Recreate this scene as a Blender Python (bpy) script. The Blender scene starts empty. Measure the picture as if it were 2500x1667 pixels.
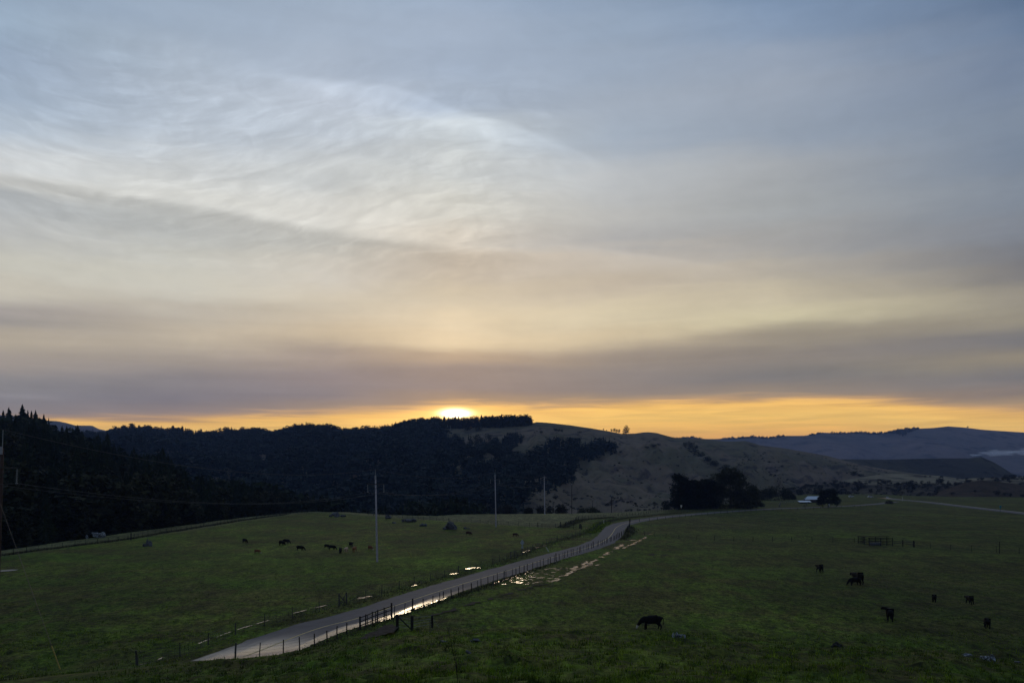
import bpy, bmesh, math, random
import numpy as np
from mathutils import Vector
R = math.radians
C = bpy.context.scene.collection
scene = bpy.context.scene
random.seed(7); rng = np.random.default_rng(7)

# ------------------------------------------------------------------ camera
F, CX, HY, EYE = 2083.0, 1250.0, 1165.0, 17.0     # focal length and principal point in photo pixels, eye height above the pasture
cam = bpy.data.cameras.new('camera'); cam_o = bpy.data.objects.new('camera', cam); C.objects.link(cam_o)
cam.sensor_width = 36; cam.lens = 30; cam.shift_y = 332/2500
cam.clip_start = .2; cam.clip_end = 60000
cam_o.location = (0, 0, EYE); cam_o.rotation_euler = (R(90), 0, 0)
scene.camera = cam_o
scene.view_settings.view_transform = 'Standard'; scene.view_settings.look = 'None'
scene.view_settings.exposure = 0.0; scene.view_settings.gamma = 1
scene.cycles.use_denoising = True
scene.cycles.max_bounces = 6; scene.cycles.volume_bounces = 1; scene.cycles.diffuse_bounces = 3
SUN_AZ, SUN_EL = -3.9, 4.5

def lin(c):
    return tuple((x/255/12.92 if x/255 <= .04045 else ((x/255+.055)/1.055)**2.4) for x in c)

# ------------------------------------------------------------------ node helper
class G:
    def __init__(s, nt): s.nt = nt; s.n = nt.nodes; s.l = nt.links
    def new(s, t, **k):
        n = s.n.new(t)
        for a, b in k.items(): setattr(n, a, b)
        return n
    def put(s, sock, v):
        if v is None: return
        if isinstance(v, bpy.types.NodeSocket): s.l.new(v, sock)
        else:
            if isinstance(v, tuple) and len(v) == 3 and sock.type == 'RGBA': v = (*v, 1)
            sock.default_value = v
    def m(s, op, a, b=None, c=None, clamp=False):
        n = s.new('ShaderNodeMath', operation=op, use_clamp=clamp)
        s.put(n.inputs[0], a); s.put(n.inputs[1], b)
        if c is not None: s.put(n.inputs[2], c)
        return n.outputs[0]
    def add(s, a, b): return s.m('ADD', a, b)
    def sub(s, a, b): return s.m('SUBTRACT', a, b)
    def mul(s, a, b): return s.m('MULTIPLY', a, b)
    def step(s, v, a, b, lo=0., hi=1.):
        n = s.new('ShaderNodeMapRange', interpolation_type='SMOOTHSTEP')
        s.put(n.inputs[0], v); s.put(n.inputs[1], a); s.put(n.inputs[2], b); s.put(n.inputs[3], lo); s.put(n.inputs[4], hi)
        return n.outputs[0]
    def mix(s, f, a, b, mode='MIX'):
        n = s.new('ShaderNodeMix', data_type='RGBA', blend_type=mode)
        s.put(n.inputs[0], f); s.put(n.inputs[6], a); s.put(n.inputs[7], b)
        return n.outputs[2]
    def vec(s, x, y, z=0.):
        n = s.new('ShaderNodeCombineXYZ'); s.put(n.inputs[0], x); s.put(n.inputs[1], y); s.put(n.inputs[2], z); return n.outputs[0]
    def vscale(s, v, sc):
        n = s.new('ShaderNodeVectorMath', operation='MULTIPLY'); s.put(n.inputs[0], v); s.put(n.inputs[1], sc); return n.outputs[0]
    def noise(s, v, scale=1., detail=4., rough=.5, dist=0.):
        n = s.new('ShaderNodeTexNoise'); s.put(n.inputs['Vector'], v)
        n.inputs['Scale'].default_value = scale; n.inputs['Detail'].default_value = detail
        n.inputs['Roughness'].default_value = rough; n.inputs['Distortion'].default_value = dist
        return n.outputs['Fac']
    def ramp(s, v, stops, interp='LINEAR'):
        n = s.new('ShaderNodeValToRGB'); s.put(n.inputs[0], v); r = n.color_ramp; r.interpolation = interp
        while len(r.elements) > 1: r.elements.remove(r.elements[-1])
        stops = sorted(stops, key=lambda q: q[0])
        for i, (p, c) in enumerate(stops):
            e = r.elements[0] if i == 0 else r.elements.new(p)
            e.position = p; e.color = (*c, 1)
        return n.outputs[0]
    def curve(s, v, pts):
        n = s.new('ShaderNodeFloatCurve'); s.put(n.inputs[1], v); c = n.mapping.curves[0]
        pts = sorted(pts)
        c.points[0].location = pts[0]; c.points[1].location = pts[-1]
        for p in pts[1:-1]: c.points.new(*p)
        n.mapping.update(); return n.outputs[0]

def px_az(px): return math.degrees(math.atan((px-CX)/F))
def px_el(px, py): return math.degrees(math.atan((HY-py)/math.hypot(F, px-CX)))

# ------------------------------------------------------------------ sky
world = bpy.data.worlds.new('World'); scene.world = world; world.use_nodes = True
g = G(world.node_tree); g.n.clear()
tc = g.new('ShaderNodeTexCoord').outputs['Generated']
sp = g.new('ShaderNodeSeparateXYZ'); g.l.new(tc, sp.inputs[0]); X, Y, Z = sp.outputs
az = g.mul(g.m('ARCTAN2', X, Y), 180/math.pi)
el0 = g.mul(g.m('ARCSINE', g.m('MINIMUM', g.m('MAXIMUM', Z, -1.), 1.)), 180/math.pi)
zc = g.add(g.m('MAXIMUM', Z, 0.), .06)
P = g.vec(g.m('DIVIDE', X, zc), g.m('DIVIDE', Y, zc))             # the cloud sheet seen in perspective
AE = g.vec(az, el0)
warp = g.noise(g.vscale(AE, (.045, .16, 1)), 1., 4., .5, .3)
warp_f = g.noise(g.vscale(AE, (.10, .8, 1)), 1., 5., .55, .4)
wamp = g.step(el0, 2., 14., .5, 3.2)
el = g.add(el0, g.mul(g.sub(warp, .5), wamp))
el = g.add(el, g.mul(g.sub(warp_f, .5), g.step(el0, 2., 14., .35, 1.3)))

cols = {  # photo column: [(photo row, colour)] of the cloud sheet
 0:    [(-40,(143,163,189)),(60,(148,168,192)),(130,(143,161,186)),(200,(156,174,198)),(300,(172,187,206)),(370,(194,201,209)),(425,(202,205,206)),(470,(178,184,190)),(560,(186,189,190)),(640,(197,196,186)),(720,(199,194,180)),(765,(168,161,155)),(790,(158,152,146)),(830,(176,165,147)),(880,(160,150,141)),(930,(140,137,138)),(975,(133,130,134)),(1010,(144,134,132)),(1060,(178,146,120))],
 450:  [(-40,(148,167,192)),(60,(155,172,195)),(150,(163,177,196)),(240,(174,187,205)),(320,(182,194,210)),(400,(196,202,208)),(480,(204,207,207)),(540,(186,190,191)),(620,(198,199,193)),(700,(205,203,192)),(760,(190,183,170)),(830,(192,180,160)),(880,(160,150,140)),(930,(131,127,131)),(970,(123,120,128)),(1010,(146,131,126)),(1050,(172,142,118))],
 800:  [(-40,(152,171,196)),(60,(160,176,199)),(150,(168,182,203)),(240,(181,192,209)),(320,(184,195,210)),(420,(198,204,209)),(520,(205,206,204)),(590,(190,191,188)),(660,(207,203,194)),(740,(205,196,178)),(820,(200,184,158)),(870,(160,147,138)),(920,(137,128,131)),(965,(126,121,128)),(1000,(155,136,120)),(1040,(180,146,112))],
 1108: [(-40,(152,170,196)),(60,(160,176,200)),(150,(160,176,200)),(235,(168,183,205)),(310,(190,200,210)),(400,(198,204,208)),(500,(206,207,203)),(580,(206,200,190)),(650,(200,189,174)),(720,(213,200,176)),(790,(228,210,178)),(835,(222,201,166)),(868,(178,156,132)),(905,(146,132,126)),(945,(138,126,124)),(975,(162,137,112)),(1040,(210,160,100))],
 1500: [(-40,(136,156,184)),(60,(146,164,189)),(150,(150,166,189)),(260,(158,171,190)),(340,(160,174,193)),(430,(180,186,193)),(520,(182,184,185)),(590,(170,171,173)),(640,(192,185,175)),(700,(192,181,164)),(770,(213,201,172)),(820,(210,194,162)),(870,(150,138,126)),(910,(134,126,122)),(950,(133,124,120)),(985,(170,145,112)),(1040,(215,170,105))],
 1875: [(-40,(113,136,168)),(60,(130,150,179)),(150,(146,160,182)),(230,(150,162,181)),(330,(146,159,178)),(430,(160,166,174)),(520,(160,165,170)),(600,(160,160,160)),(660,(176,170,159)),(730,(197,187,163)),(790,(205,196,164)),(835,(152,142,125)),(880,(138,129,119)),(920,(124,121,119)),(955,(150,134,116)),(985,(196,160,112)),(1040,(230,180,110))],
 2500: [(-40,(94,116,148)),(60,(104,124,154)),(150,(115,131,157)),(260,(125,139,160)),(360,(123,137,158)),(460,(130,140,155)),(540,(128,134,145)),(610,(120,122,128)),(670,(124,122,122)),(730,(148,141,127)),(790,(150,142,124)),(835,(118,115,114)),(880,(145,134,113)),(920,(122,118,116)),(960,(135,122,112)),(990,(175,148,112)),(1040,(215,170,112))],
}
EMAX = 34.
t = g.m('DIVIDE', el, EMAX, clamp=True)
col = None; prev = None
back = [(0, lin((120,116,122))), (.12, lin((118,118,126))), (.3, lin((112,122,140))), (.6, lin((104,120,146))), (1, lin((96,116,148)))]
seq = [(-110, g.ramp(t, back))]
for px, st in cols.items():
    seq.append((px_az(px), g.ramp(t, [(min(1, max(0, px_el(px, y)/EMAX)), lin(c)) for y, c in st if px_el(px, y) > .3], 'EASE')))
seq.append((110, g.ramp(t, back)))
azw = g.add(az, g.mul(g.sub(warp, .5), 6.))
col = seq[0][1]
for (a0, _), (a1, c1) in zip(seq, seq[1:]):
    n = g.new('ShaderNodeMapRange'); g.put(n.inputs[0], azw); n.inputs[1].default_value = a0; n.inputs[2].default_value = a1
    col = g.mix(n.outputs[0], col, c1)
zen = g.step(el0, 28., 75.)
col = g.mix(zen, col, lin((104, 124, 154)))

# cirrus texture: fine combed ripples, strongest in the bright fan of cloud
u01 = g.m('DIVIDE', g.add(az, 40.), 80., clamp=True)
def ecurve(pts): return g.mul(g.curve(u01, [((px_az(a)+40)/80, px_el(a, b)/EMAX) for a, b in pts]), EMAX)
def gaus(v, c, w):
    d = g.m('DIVIDE', g.sub(v, c), w); return g.m('EXPONENT', g.mul(g.mul(d, d), -1.))
big = g.noise(P, .55, 3., .5)
rot = g.new('ShaderNodeVectorRotate', rotation_type='Z_AXIS'); g.l.new(AE, rot.inputs[0]); rot.inputs['Center'].default_value = (-13, 19, 0)
_q = g.add(az, 13.)
g.put(rot.inputs['Angle'], g.add(-R(21), g.m('MINIMUM', g.mul(g.mul(_q, _q), .0007), .3)))
wd = g.new('ShaderNodeVectorMath', operation='ADD'); g.l.new(rot.outputs[0], wd.inputs[0])
g.put(wd.inputs[1], g.vec(g.mul(warp, 5.), g.mul(warp_f, 1.1)))
rip = g.noise(g.vscale(wd.outputs[0], (.20, 1.25, 1)), 1., 6., .60, .3)
rip2 = g.noise(g.vscale(wd.outputs[0], (.5, .75, 1)), 1., 5., .55, .8)
fan = g.mul(g.step(el0, 11.5, 16.), g.step(el0, 27., 22.))
fan = g.mul(fan, g.mul(g.step(az, -36., -27.), g.step(az, 7., -2.)))
rip3 = g.noise(g.vscale(wd.outputs[0], (.34, 2.3, 1)), 1., 4., .55, .45)
lum = g.add(g.mul(g.sub(rip, .5), g.add(g.mul(fan, .30), .05)), g.mul(g.sub(rip2, .5), g.add(g.mul(fan, .20), .10)))
lum = g.add(lum, g.mul(g.mul(g.sub(rip3, .5), fan), g.step(rip2, .35, .6, .16, .48)))
soft = g.noise(g.vscale(AE, (.05, .42, 1)), 1., 5., .55, .5)
lum = g.add(lum, g.mul(g.sub(soft, .5), g.step(el0, 3., 14., .34, .22)))
bands = g.noise(g.vscale(g.vec(az, g.add(el0, g.mul(az, -.02))), (.035, 1.15, 1)), 1., 6., .6, .4)
lum = g.add(lum, g.mul(g.sub(bands, .5), g.step(el0, 13., 7., .05, .30)))
wisps = g.noise(g.vscale(AE, (.16, .55, 1)), 1., 6., .65, 1.2)
lum = g.add(lum, g.mul(g.sub(wisps, .5), g.step(el0, 22., 12., .06, .20)))
# sharp cloud edges
e1 = ecurve([(-300,60),(300,110),(575,160),(710,184),(800,194),(913,203),(985,218),(1055,243),(1149,276),(1244,301),(1350,342),(1480,400),(1700,500),(2700,800)])
s1 = g.sub(e1, g.add(el0, g.mul(g.sub(rip2, .5), .5)))
f1 = g.mul(g.step(s1, -.15, .3), g.m('EXPONENT', g.mul(g.m('MAXIMUM', s1, 0.), -.75)))
lum = g.add(lum, g.mul(f1, g.mul(g.mul(g.step(az, -24., -9.), g.step(az, 9., 1.)), .17)))
lum = g.sub(lum, g.mul(g.mul(g.step(s1, .2, -.5), g.m('EXPONENT', g.mul(g.m('MINIMUM', s1, 0.), .3))), g.mul(gaus(az, -1., 8.), .06)))
e5 = ecurve([(-300,90),(300,120),(575,155),(710,192),(900,240),(1050,288),(1240,336),(1400,370),(2700,700)])
s5 = g.m('DIVIDE', g.add(g.sub(el0, e5), g.mul(g.sub(rip2, .5), .8)), .38)
lum = g.add(lum, g.mul(g.m('EXPONENT', g.mul(g.mul(s5, s5), -1.)), g.mul(g.mul(g.step(az, -22., -12.), g.step(az, 4., -2.)), .10)))
e2 = ecurve([(-300,385),(0,421),(200,455),(400,492),(600,522),(760,556),(1000,590),(1200,606),(1500,640),(2700,760)])
s2 = g.sub(g.add(el0, g.mul(g.sub(warp_f, .5), .8)), e2)
m2 = g.mul(g.step(az, 2., -7.), g.step(az, -50., -33., .6, 1.))
lum = g.add(lum, g.mul(g.mul(g.step(s2, -.25, .3), g.m('EXPONENT', g.mul(g.m('MAXIMUM', s2, 0.), -.8))), g.mul(m2, .17)))
lum = g.sub(lum, g.mul(g.mul(g.step(s2, .1, -.45), g.m('EXPONENT', g.mul(g.m('MINIMUM', s2, 0.), .5))), g.mul(m2, .13)))
e3 = ecurve([(-300,520),(1100,580),(1350,592),(1600,622),(1900,668),(2100,690),(2700,740)])
s3 = g.sub(e3, el0)
lum = g.add(lum, g.mul(g.mul(g.step(s3, -.1, .25), g.m('EXPONENT', g.mul(g.m('MAXIMUM', s3, 0.), -1.6))), g.mul(g.mul(g.step(az, 0., 5.), g.step(az, 19., 12.)), .10)))
e4 = ecurve([(-300,60),(0,66),(110,88),(300,110),(2700,300)])
s4 = g.sub(el0, e4)
lum = g.add(lum, g.mul(g.mul(g.step(s4, -.1, .2), g.m('EXPONENT', g.mul(g.m('MAXIMUM', s4, 0.), -1.4))), g.mul(g.step(az, -26., -31.), .10)))
lum = g.add(lum, g.mul(g.mul(gaus(g.add(el0, g.mul(g.sub(soft, .5), .5)), px_el(60, 967), .16), g.step(az, -27., -29.5)), .16))
fade = g.step(el0, 60., 30.)
lum = g.mul(lum, fade)
colm = g.new('ShaderNodeVectorMath', operation='SCALE'); g.l.new(col, colm.inputs[0]); g.put(colm.inputs['Scale'], g.add(1., lum))
col = colm.outputs[0]
# the open golden strip under the cloud deck
B = ecurve([(-600,1012),(0,1015),(250,1017),(500,1013),(700,1007),(850,1001),(980,995),(1060,985),(1130,980),(1250,984),(1330,986),(1420,981),(1560,975),(1750,972),(1950,968),(2150,972),(2300,985),(2500,994),(2800,1000)])
gold_n = g.noise(g.vscale(AE, (.16, 2.6, 1)), 1., 5., .55, .6)
gb = g.sub(g.add(B, g.mul(g.sub(gold_n, .5), .9)), el0)
gm = g.step(gb, -.35, .42)
gcol = g.ramp(g.m('DIVIDE', gb, 2.6, clamp=True), [(0, (.80,.45,.16)), (.16, (1.05,.60,.13)), (.45, (1.12,.68,.14)), (.75, (1.08,.60,.11)), (1, (1.0,.50,.09))])
gsc = g.new('ShaderNodeVectorMath', operation='SCALE'); g.l.new(gcol, gsc.inputs[0])
g.put(gsc.inputs['Scale'], g.add(.95, g.mul(g.sub(gold_n, .5), .7)))
gm = g.mul(gm, g.step(g.m('ABSOLUTE', g.add(az, 5.)), 95., 38.))
col = g.mix(gm, col, gsc.outputs[0])
# glow round the hidden sun
def glow(c, w1, w2, e, st, a=SUN_AZ, nx=0.):
    f = g.mul(gaus(az, a, w1), gaus(el0, e, w2)); f = g.mul(f, st)
    n = g.new('ShaderNodeVectorMath', operation='SCALE'); n.inputs[0].default_value = c; g.put(n.inputs['Scale'], f); return n.outputs[0]
def vadd(a, b):
    n = g.new('ShaderNodeVectorMath', operation='ADD'); g.put(n.inputs[0], a); g.put(n.inputs[1], b); return n.outputs[0]
col = vadd(col, glow((1., .55, .15), 5.5, .8, 3.6, .38))
col = vadd(col, glow((1., .62, .2), 2.4, .42, 4.25, .6))
col = vadd(col, glow((1., .86, .55), .80, .25, 4.28, 6.5, px_az(1112)))
col = vadd(col, glow((1., .82, .5), 3.2, 1.1, 8.9, .06, px_az(1120)))
below = g.step(el0, -1.5, .2)
col = g.mix(below, lin((70, 66, 70)), col)
nish = g.new('ShaderNodeTexSky', sky_type='NISHITA', sun_disc=False)
nish.sun_elevation = R(SUN_EL); nish.sun_rotation = R(SUN_AZ)
x10 = g.new('ShaderNodeVectorMath', operation='SCALE'); g.l.new(col, x10.inputs[0]); x10.inputs['Scale'].default_value = 11.0
col_w = g.new('ShaderNodeVectorMath', operation='MULTIPLY'); g.l.new(x10.outputs[0], col_w.inputs[0]); g.put(col_w.inputs[1], g.mix(g.step(el0, 8., 18.), (1.01, 1.0, .99), (1.03, 1.0, .945)))
bgc = g.mix(.04, col_w.outputs[0], nish.outputs[0])                 # a little clear air shows through the cloud
bg = g.new('ShaderNodeBackground'); g.l.new(bgc, bg.inputs[0]); bg.inputs[1].default_value = .1
g.l.new(bg.outputs[0], g.new('ShaderNodeOutputWorld').inputs[0])

sun = bpy.data.lights.new('sun', 'SUN'); sun.energy = .5; sun.angle = R(10); sun.color = (1, .78, .5)
so = bpy.data.objects.new('sun', sun); C.objects.link(so)
d = Vector((math.sin(R(SUN_AZ))*math.cos(R(SUN_EL)), math.cos(R(SUN_AZ))*math.cos(R(SUN_EL)), math.sin(R(SUN_EL))))
so.rotation_euler = d.to_track_quat('Z', 'Y').to_euler(); so.location = (0, 0, 60)

# ------------------------------------------------------------------ object helpers
def tag(o, label=None, cat=None, group=None, kind=None):
    if label: o['label'] = label
    if cat: o['category'] = cat
    if group: o['group'] = group
    if kind: o['kind'] = kind
    return o
def empty(name, loc=(0, 0, 0), rz=0.):
    o = bpy.data.objects.new(name, None); C.objects.link(o); o.location = loc; o.rotation_euler = (0, 0, rz); o.empty_display_size = .3
    return o
def npmesh(name, V, Fc, mat=None, smooth=False, uv=None):
    V = np.asarray(V, np.float32); Fc = np.asarray(Fc, np.int32); k = Fc.shape[1]
    me = bpy.data.meshes.new(name); me.vertices.add(len(V)); me.vertices.foreach_set('co', V.ravel())
    me.loops.add(Fc.size); me.loops.foreach_set('vertex_index', Fc.ravel())
    me.polygons.add(len(Fc)); me.polygons.foreach_set('loop_start', np.arange(0, Fc.size, k, dtype=np.int32))
    try: me.polygons.foreach_set('loop_total', np.full(len(Fc), k, np.int32))
    except Exception: pass
    if smooth: me.polygons.foreach_set('use_smooth', np.ones(len(Fc), bool))
    if uv is not None:
        me.uv_layers.new(name='UVMap').data.foreach_set('uv', np.asarray(uv, np.float32)[Fc.ravel()].ravel())
    me.update(calc_edges=True); me.validate()
    if mat: me.materials.append(mat)
    return me
def link(name, me, parent=None, loc=None, rz=None):
    o = bpy.data.objects.new(name, me); C.objects.link(o); o.parent = parent
    if loc is not None: o.location = loc
    if rz is not None: o.rotation_euler = (0, 0, rz)
    return o
class MB:
    def __init__(s): s.v = []; s.f = []
    def box(s, c, d, rot=0., tilt=None):
        c = Vector(c); hx, hy, hz = d[0]/2, d[1]/2, d[2]/2; i = len(s.v)
        for x in (-hx, hx):
            for y in (-hy, hy):
                for z in (-hz, hz):
                    p = Vector((x, y, z))
                    if tilt is not None: p.rotate(tilt)
                    q = Vector((p.x*math.cos(rot)-p.y*math.sin(rot), p.x*math.sin(rot)+p.y*math.cos(rot), p.z)); s.v.append(tuple(c+q))
        s.f += [tuple(i+k for k in q) for q in ((0,1,3,2),(4,6,7,5),(0,4,5,1),(2,3,7,6),(0,2,6,4),(1,5,7,3))]
        return s
    def tube(s, pts, r, n=6, r2=None, caps=True):
        pts = [Vector(p) for p in pts]; m = len(pts); r2 = r if r2 is None else r2; i = len(s.v)
        for k, p in enumerate(pts):
            d = (pts[min(k+1, m-1)]-pts[max(k-1, 0)]).normalized()
            a = d.cross(Vector((0, 0, 1)));
            if a.length < .05: a = d.cross(Vector((0, 1, 0)))
            a.normalize(); b = d.cross(a); rr = r+(r2-r)*k/max(1, m-1)
            for j in range(n):
                th = 2*math.pi*j/n; s.v.append(tuple(p+a*math.cos(th)*rr+b*math.sin(th)*rr))
        for k in range(m-1):
            for j in range(n):
                s.f.append((i+k*n+j, i+k*n+(j+1) % n, i+(k+1)*n+(j+1) % n, i+(k+1)*n+j))
        if caps:
            s.f.append(tuple(i+j for j in range(n))[::-1]); s.f.append(tuple(i+(m-1)*n+j for j in range(n)))
        return s
    def mesh(s, name, mat, smooth=False):
        me = bpy.data.meshes.new(name); me.from_pydata(s.v, [], s.f); me.update()
        if smooth: me.polygons.foreach_set('use_smooth', [True]*len(me.polygons))
        me.materials.append(mat); return me
    def build(s, name, mat, parent=None, smooth=False):
        return link(name, s.mesh(name, mat, smooth), parent)

# ------------------------------------------------------------------ materials
def new_mat(name):
    m = bpy.data.materials.new(name); m.use_nodes = True; g = G(m.node_tree)
    b = g.n['Principled BSDF']; return m, g, b
def posn(g): return g.new('ShaderNodeNewGeometry').outputs['Position']
def simple(name, c1, c2=None, scale=2., rough=.85, spec=.3, metal=0., bump=0., stretch=(1, 1, 1), coord='Object'):
    m, g, b = new_mat(name)
    p = g.vscale(g.new('ShaderNodeTexCoord').outputs['Object'] if coord == 'Object' else posn(g), stretch)
    n = g.noise(p, scale, 5., .6)
    k = g.step(n, .35, .65)
    g.put(b.inputs['Base Color'], g.mix(k, c1, c2 or tuple(x*.6 for x in c1)))
    b.inputs['Roughness'].default_value = rough; b.inputs['Specular IOR Level'].default_value = spec; b.inputs['Metallic'].default_value = metal
    if bump:
        bn = g.new('ShaderNodeBump'); bn.inputs['Strength'].default_value = bump; g.put(bn.inputs['Height'], n); g.l.new(bn.outputs[0], b.inputs['Normal'])
    return m

def ground_material():
    m, g, b = new_mat('pasture grass ground'); p = posn(g)
    s = g.new('ShaderNodeSeparateXYZ'); g.l.new(p, s.inputs[0]); x, y, z = s.outputs
    far = g.step(y, 60., 260.)
    n_big = g.noise(g.vscale(p, (.018, .012, 0)), 1., 5., .6, .5)
    n_mid = g.noise(g.vscale(p, (.16, .10, 0)), 1., 5., .6, .6)
    n_sm = g.noise(p, 1.1, 6., .65, .3)
    n_xs = g.noise(p, 6., 4., .7)
    c = g.mix(g.step(n_big, .40, .60), (.040, .072, .003), (.068, .092, .007))
    c = g.mix(g.mul(g.step(n_mid, .45, .60), .85), c, (.056, .050, .010))          # tired brown turf
    c = g.mix(g.mul(g.step(n_big, .58, .72), .7), c, (.052, .118, .002))          # lush green patches
    c = g.mix(g.mul(g.step(n_sm, .52, .36), .85), c, (.009, .013, .002))           # dark tufts
    n_b = g.noise(g.vscale(p, (.035, .05, 0)), 1., 5., .65, .8)
    c = g.mix(g.mul(g.step(n_b, .50, .62), .7), c, (.048, .044, .008))
    c = g.mix(g.mul(g.step(n_b, .47, .38), .45), c, (.046, .098, .004))
    n_t = g.noise(g.vscale(p, (.8, .35, 0)), 1., 5., .7, .4)
    c = g.mix(g.mul(g.step(n_t, .54, .66), .6), c, (.013, .018, .003))
    c = g.mix(g.mul(g.step(n_xs, .5, .75), .5), c, (.10, .135, .018))
    # lush spots seen round the corral and on the left knoll
    for (qx, qy, w, h, k) in ((92, 250, 30, 22, .8), (-112, 238, 20, 14, .7), (-34, 170, 40, 22, .35), (60, 190, 30, 8, .5)):
        dx = g.m('DIVIDE', g.sub(x, float(qx)), float(w)); dy = g.m('DIVIDE', g.sub(y, float(qy)), float(h))
        e = g.m('EXPONENT', g.mul(g.add(g.mul(dx, dx), g.mul(dy, dy)), -1.))
        c = g.mix(g.mul(e, g.mul(g.step(n_mid, .3, .6), k)), c, (.066, .14, .002))
    c = g.mix(g.mul(g.step(g.sub(x, g.mul(y, .02)), 20., 60.), .60), c, (.026, .030, .006))      # dimmer light over the right hand pasture, painted into the turf colour
    at = g.new('ShaderNodeAttribute', attribute_name='strip'); pale = at.outputs['Fac']
    c = g.mix(g.mul(pale, .8), c, (.100, .098, .045))                             # bleached strip outside the back fence
    l1 = g.noise(g.vscale(p, (.42, .16, 0)), 1., 6., .72, .5); l2 = g.noise(g.vscale(p, (1.7, .8, 0)), 1., 5., .7, .4); l3 = g.noise(g.vscale(p, (.05, .03, 0)), 1., 4., .6, .6)
    l4 = g.noise(g.vscale(p, (4.5, 2.2, 0)), 1., 3., .7)
    lm = g.mul(g.mul(g.mul(g.step(l1, .36, .64, .64, 1.40), g.step(l2, .36, .64, .56, 1.40)), g.step(l3, .35, .65, 1.0, 1.62)), g.step(l4, .3, .7, .7, 1.25))
    c = g.mix(.05, c, (.045, .045, .028))
    sc = g.new('ShaderNodeVectorMath', operation='SCALE'); g.l.new(c, sc.inputs[0]); g.put(sc.inputs['Scale'], lm); c = sc.outputs[0]
    g.put(b.inputs['Base Color'], c)
    b.inputs['Roughness'].default_value = 1; b.inputs['Specular IOR Level'].default_value = .12
    bn = g.new('ShaderNodeBump'); bn.inputs['Strength'].default_value = .9; bn.inputs['Distance'].default_value = .25
    g.put(bn.inputs['Height'], g.add(g.mul(n_sm, 1.), g.mul(n_xs, .4))); g.l.new(bn.outputs[0], b.inputs['Normal'])
    return m
def hill_material(name, ca, cb, cc, s=.01, patch=.5, cd=None):
    m, g, b = new_mat(name); p = posn(g)
    n1 = g.noise(g.vscale(p, (1, .6, 1)), s, 5., .6, .8); n2 = g.noise(g.vscale(p, (1, .6, 2)), s*5, 6., .65, .5); n3 = g.noise(p, s*22, 5., .7)
    c = g.mix(g.step(n1, .38, .62), ca, cb)
    c = g.mix(g.mul(g.step(n2, .5, .66), patch), c, cc)
    c = g.mix(g.mul(g.step(n3, .52, .72), patch*.8), c, cc if cd is None else cd)
    g.put(b.inputs['Base Color'], c); b.inputs['Roughness'].default_value = 1; b.inputs['Specular IOR Level'].default_value = .05
    bn = g.new('ShaderNodeBump'); bn.inputs['Strength'].default_value = .8; bn.inputs['Distance'].default_value = 3.
    g.put(bn.inputs['Height'], g.add(n2, g.mul(n3, .4))); g.l.new(bn.outputs[0], b.inputs['Normal'])
    return m
def leaf_material(name, c1, c2, s=.12):
    m, g, b = new_mat(name); p = posn(g)
    n = g.noise(p, s, 4., .6); n2 = g.noise(p, s*9, 3., .6)
    oi = g.new('ShaderNodeObjectInfo').outputs['Random']
    k = g.add(g.mul(g.step(n, .35, .65), .6), g.mul(oi, .4))
    c = g.mix(g.step(k, .15, .85), c1, c2); c = g.mix(g.mul(g.step(n2, .5, .75), .5), c, tuple(q*1.7 for q in c2))
    g.put(b.inputs['Base Color'], c); b.inputs['Roughness'].default_value = .9; b.inputs['Specular IOR Level'].default_value = .15
    return m
M = {}
M['ground'] = ground_material()
M['hill'] = hill_material('dry grassy hillside', (.160,.124,.088), (.108,.098,.062), (.036,.030,.033), .007, .8, (.024,.024,.020))
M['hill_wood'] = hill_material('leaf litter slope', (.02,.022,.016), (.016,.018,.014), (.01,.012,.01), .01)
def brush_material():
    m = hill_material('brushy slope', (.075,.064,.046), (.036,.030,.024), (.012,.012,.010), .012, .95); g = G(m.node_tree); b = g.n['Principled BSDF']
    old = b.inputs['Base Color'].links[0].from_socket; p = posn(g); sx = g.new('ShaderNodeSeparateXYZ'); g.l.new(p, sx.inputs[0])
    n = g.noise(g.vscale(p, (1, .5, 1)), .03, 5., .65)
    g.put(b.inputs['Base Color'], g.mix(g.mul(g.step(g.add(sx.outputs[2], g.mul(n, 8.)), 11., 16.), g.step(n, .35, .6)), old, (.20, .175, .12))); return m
M['brush'] = brush_material()
M['brush_old'] = hill_material('brushy slope', (.075,.064,.046), (.036,.030,.024), (.012,.012,.010), .012, .95)
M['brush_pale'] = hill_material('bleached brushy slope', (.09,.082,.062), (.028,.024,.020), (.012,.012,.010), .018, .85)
M['knoll'] = hill_material('brown grass knoll', (.060,.044,.032), (.042,.032,.024), (.018,.015,.012), .03, .7)
M['dark_ridge'] = hill_material('dark ridge slope', (.060,.056,.044), (.040,.038,.036), (.018,.017,.018), .007, .9)
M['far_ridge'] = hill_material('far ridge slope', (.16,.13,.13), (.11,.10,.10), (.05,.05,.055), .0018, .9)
M['conifer'] = leaf_material('conifer needles', (.012,.018,.010), (.026,.034,.016))
M['broadleaf'] = leaf_material('dark evergreen leaves', (.014,.018,.009), (.034,.034,.014))
M['woods'] = leaf_material('far woodland canopy', (.006,.012,.014), (.018,.028,.026), .035)
M['cypress'] = leaf_material('black cypress foliage', (.006,.009,.006), (.012,.016,.009))
M['olive'] = leaf_material('olive shrub leaves', (.020,.026,.010), (.034,.036,.014), .4)
M['scrub'] = leaf_material('scrub leaves', (.012,.013,.010), (.026,.024,.016), .3)
M['yellow_leaf'] = leaf_material('yellow green leaves', (.12,.13,.01), (.09,.10,.02), .5)
M['bark'] = simple('bark', (.05,.04,.03), (.025,.02,.016), 6., .95, .1, bump=.4)
M['twig'] = simple('dead weed stem', (.022,.017,.012), (.012,.010,.008), 8., .95, .1)
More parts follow.
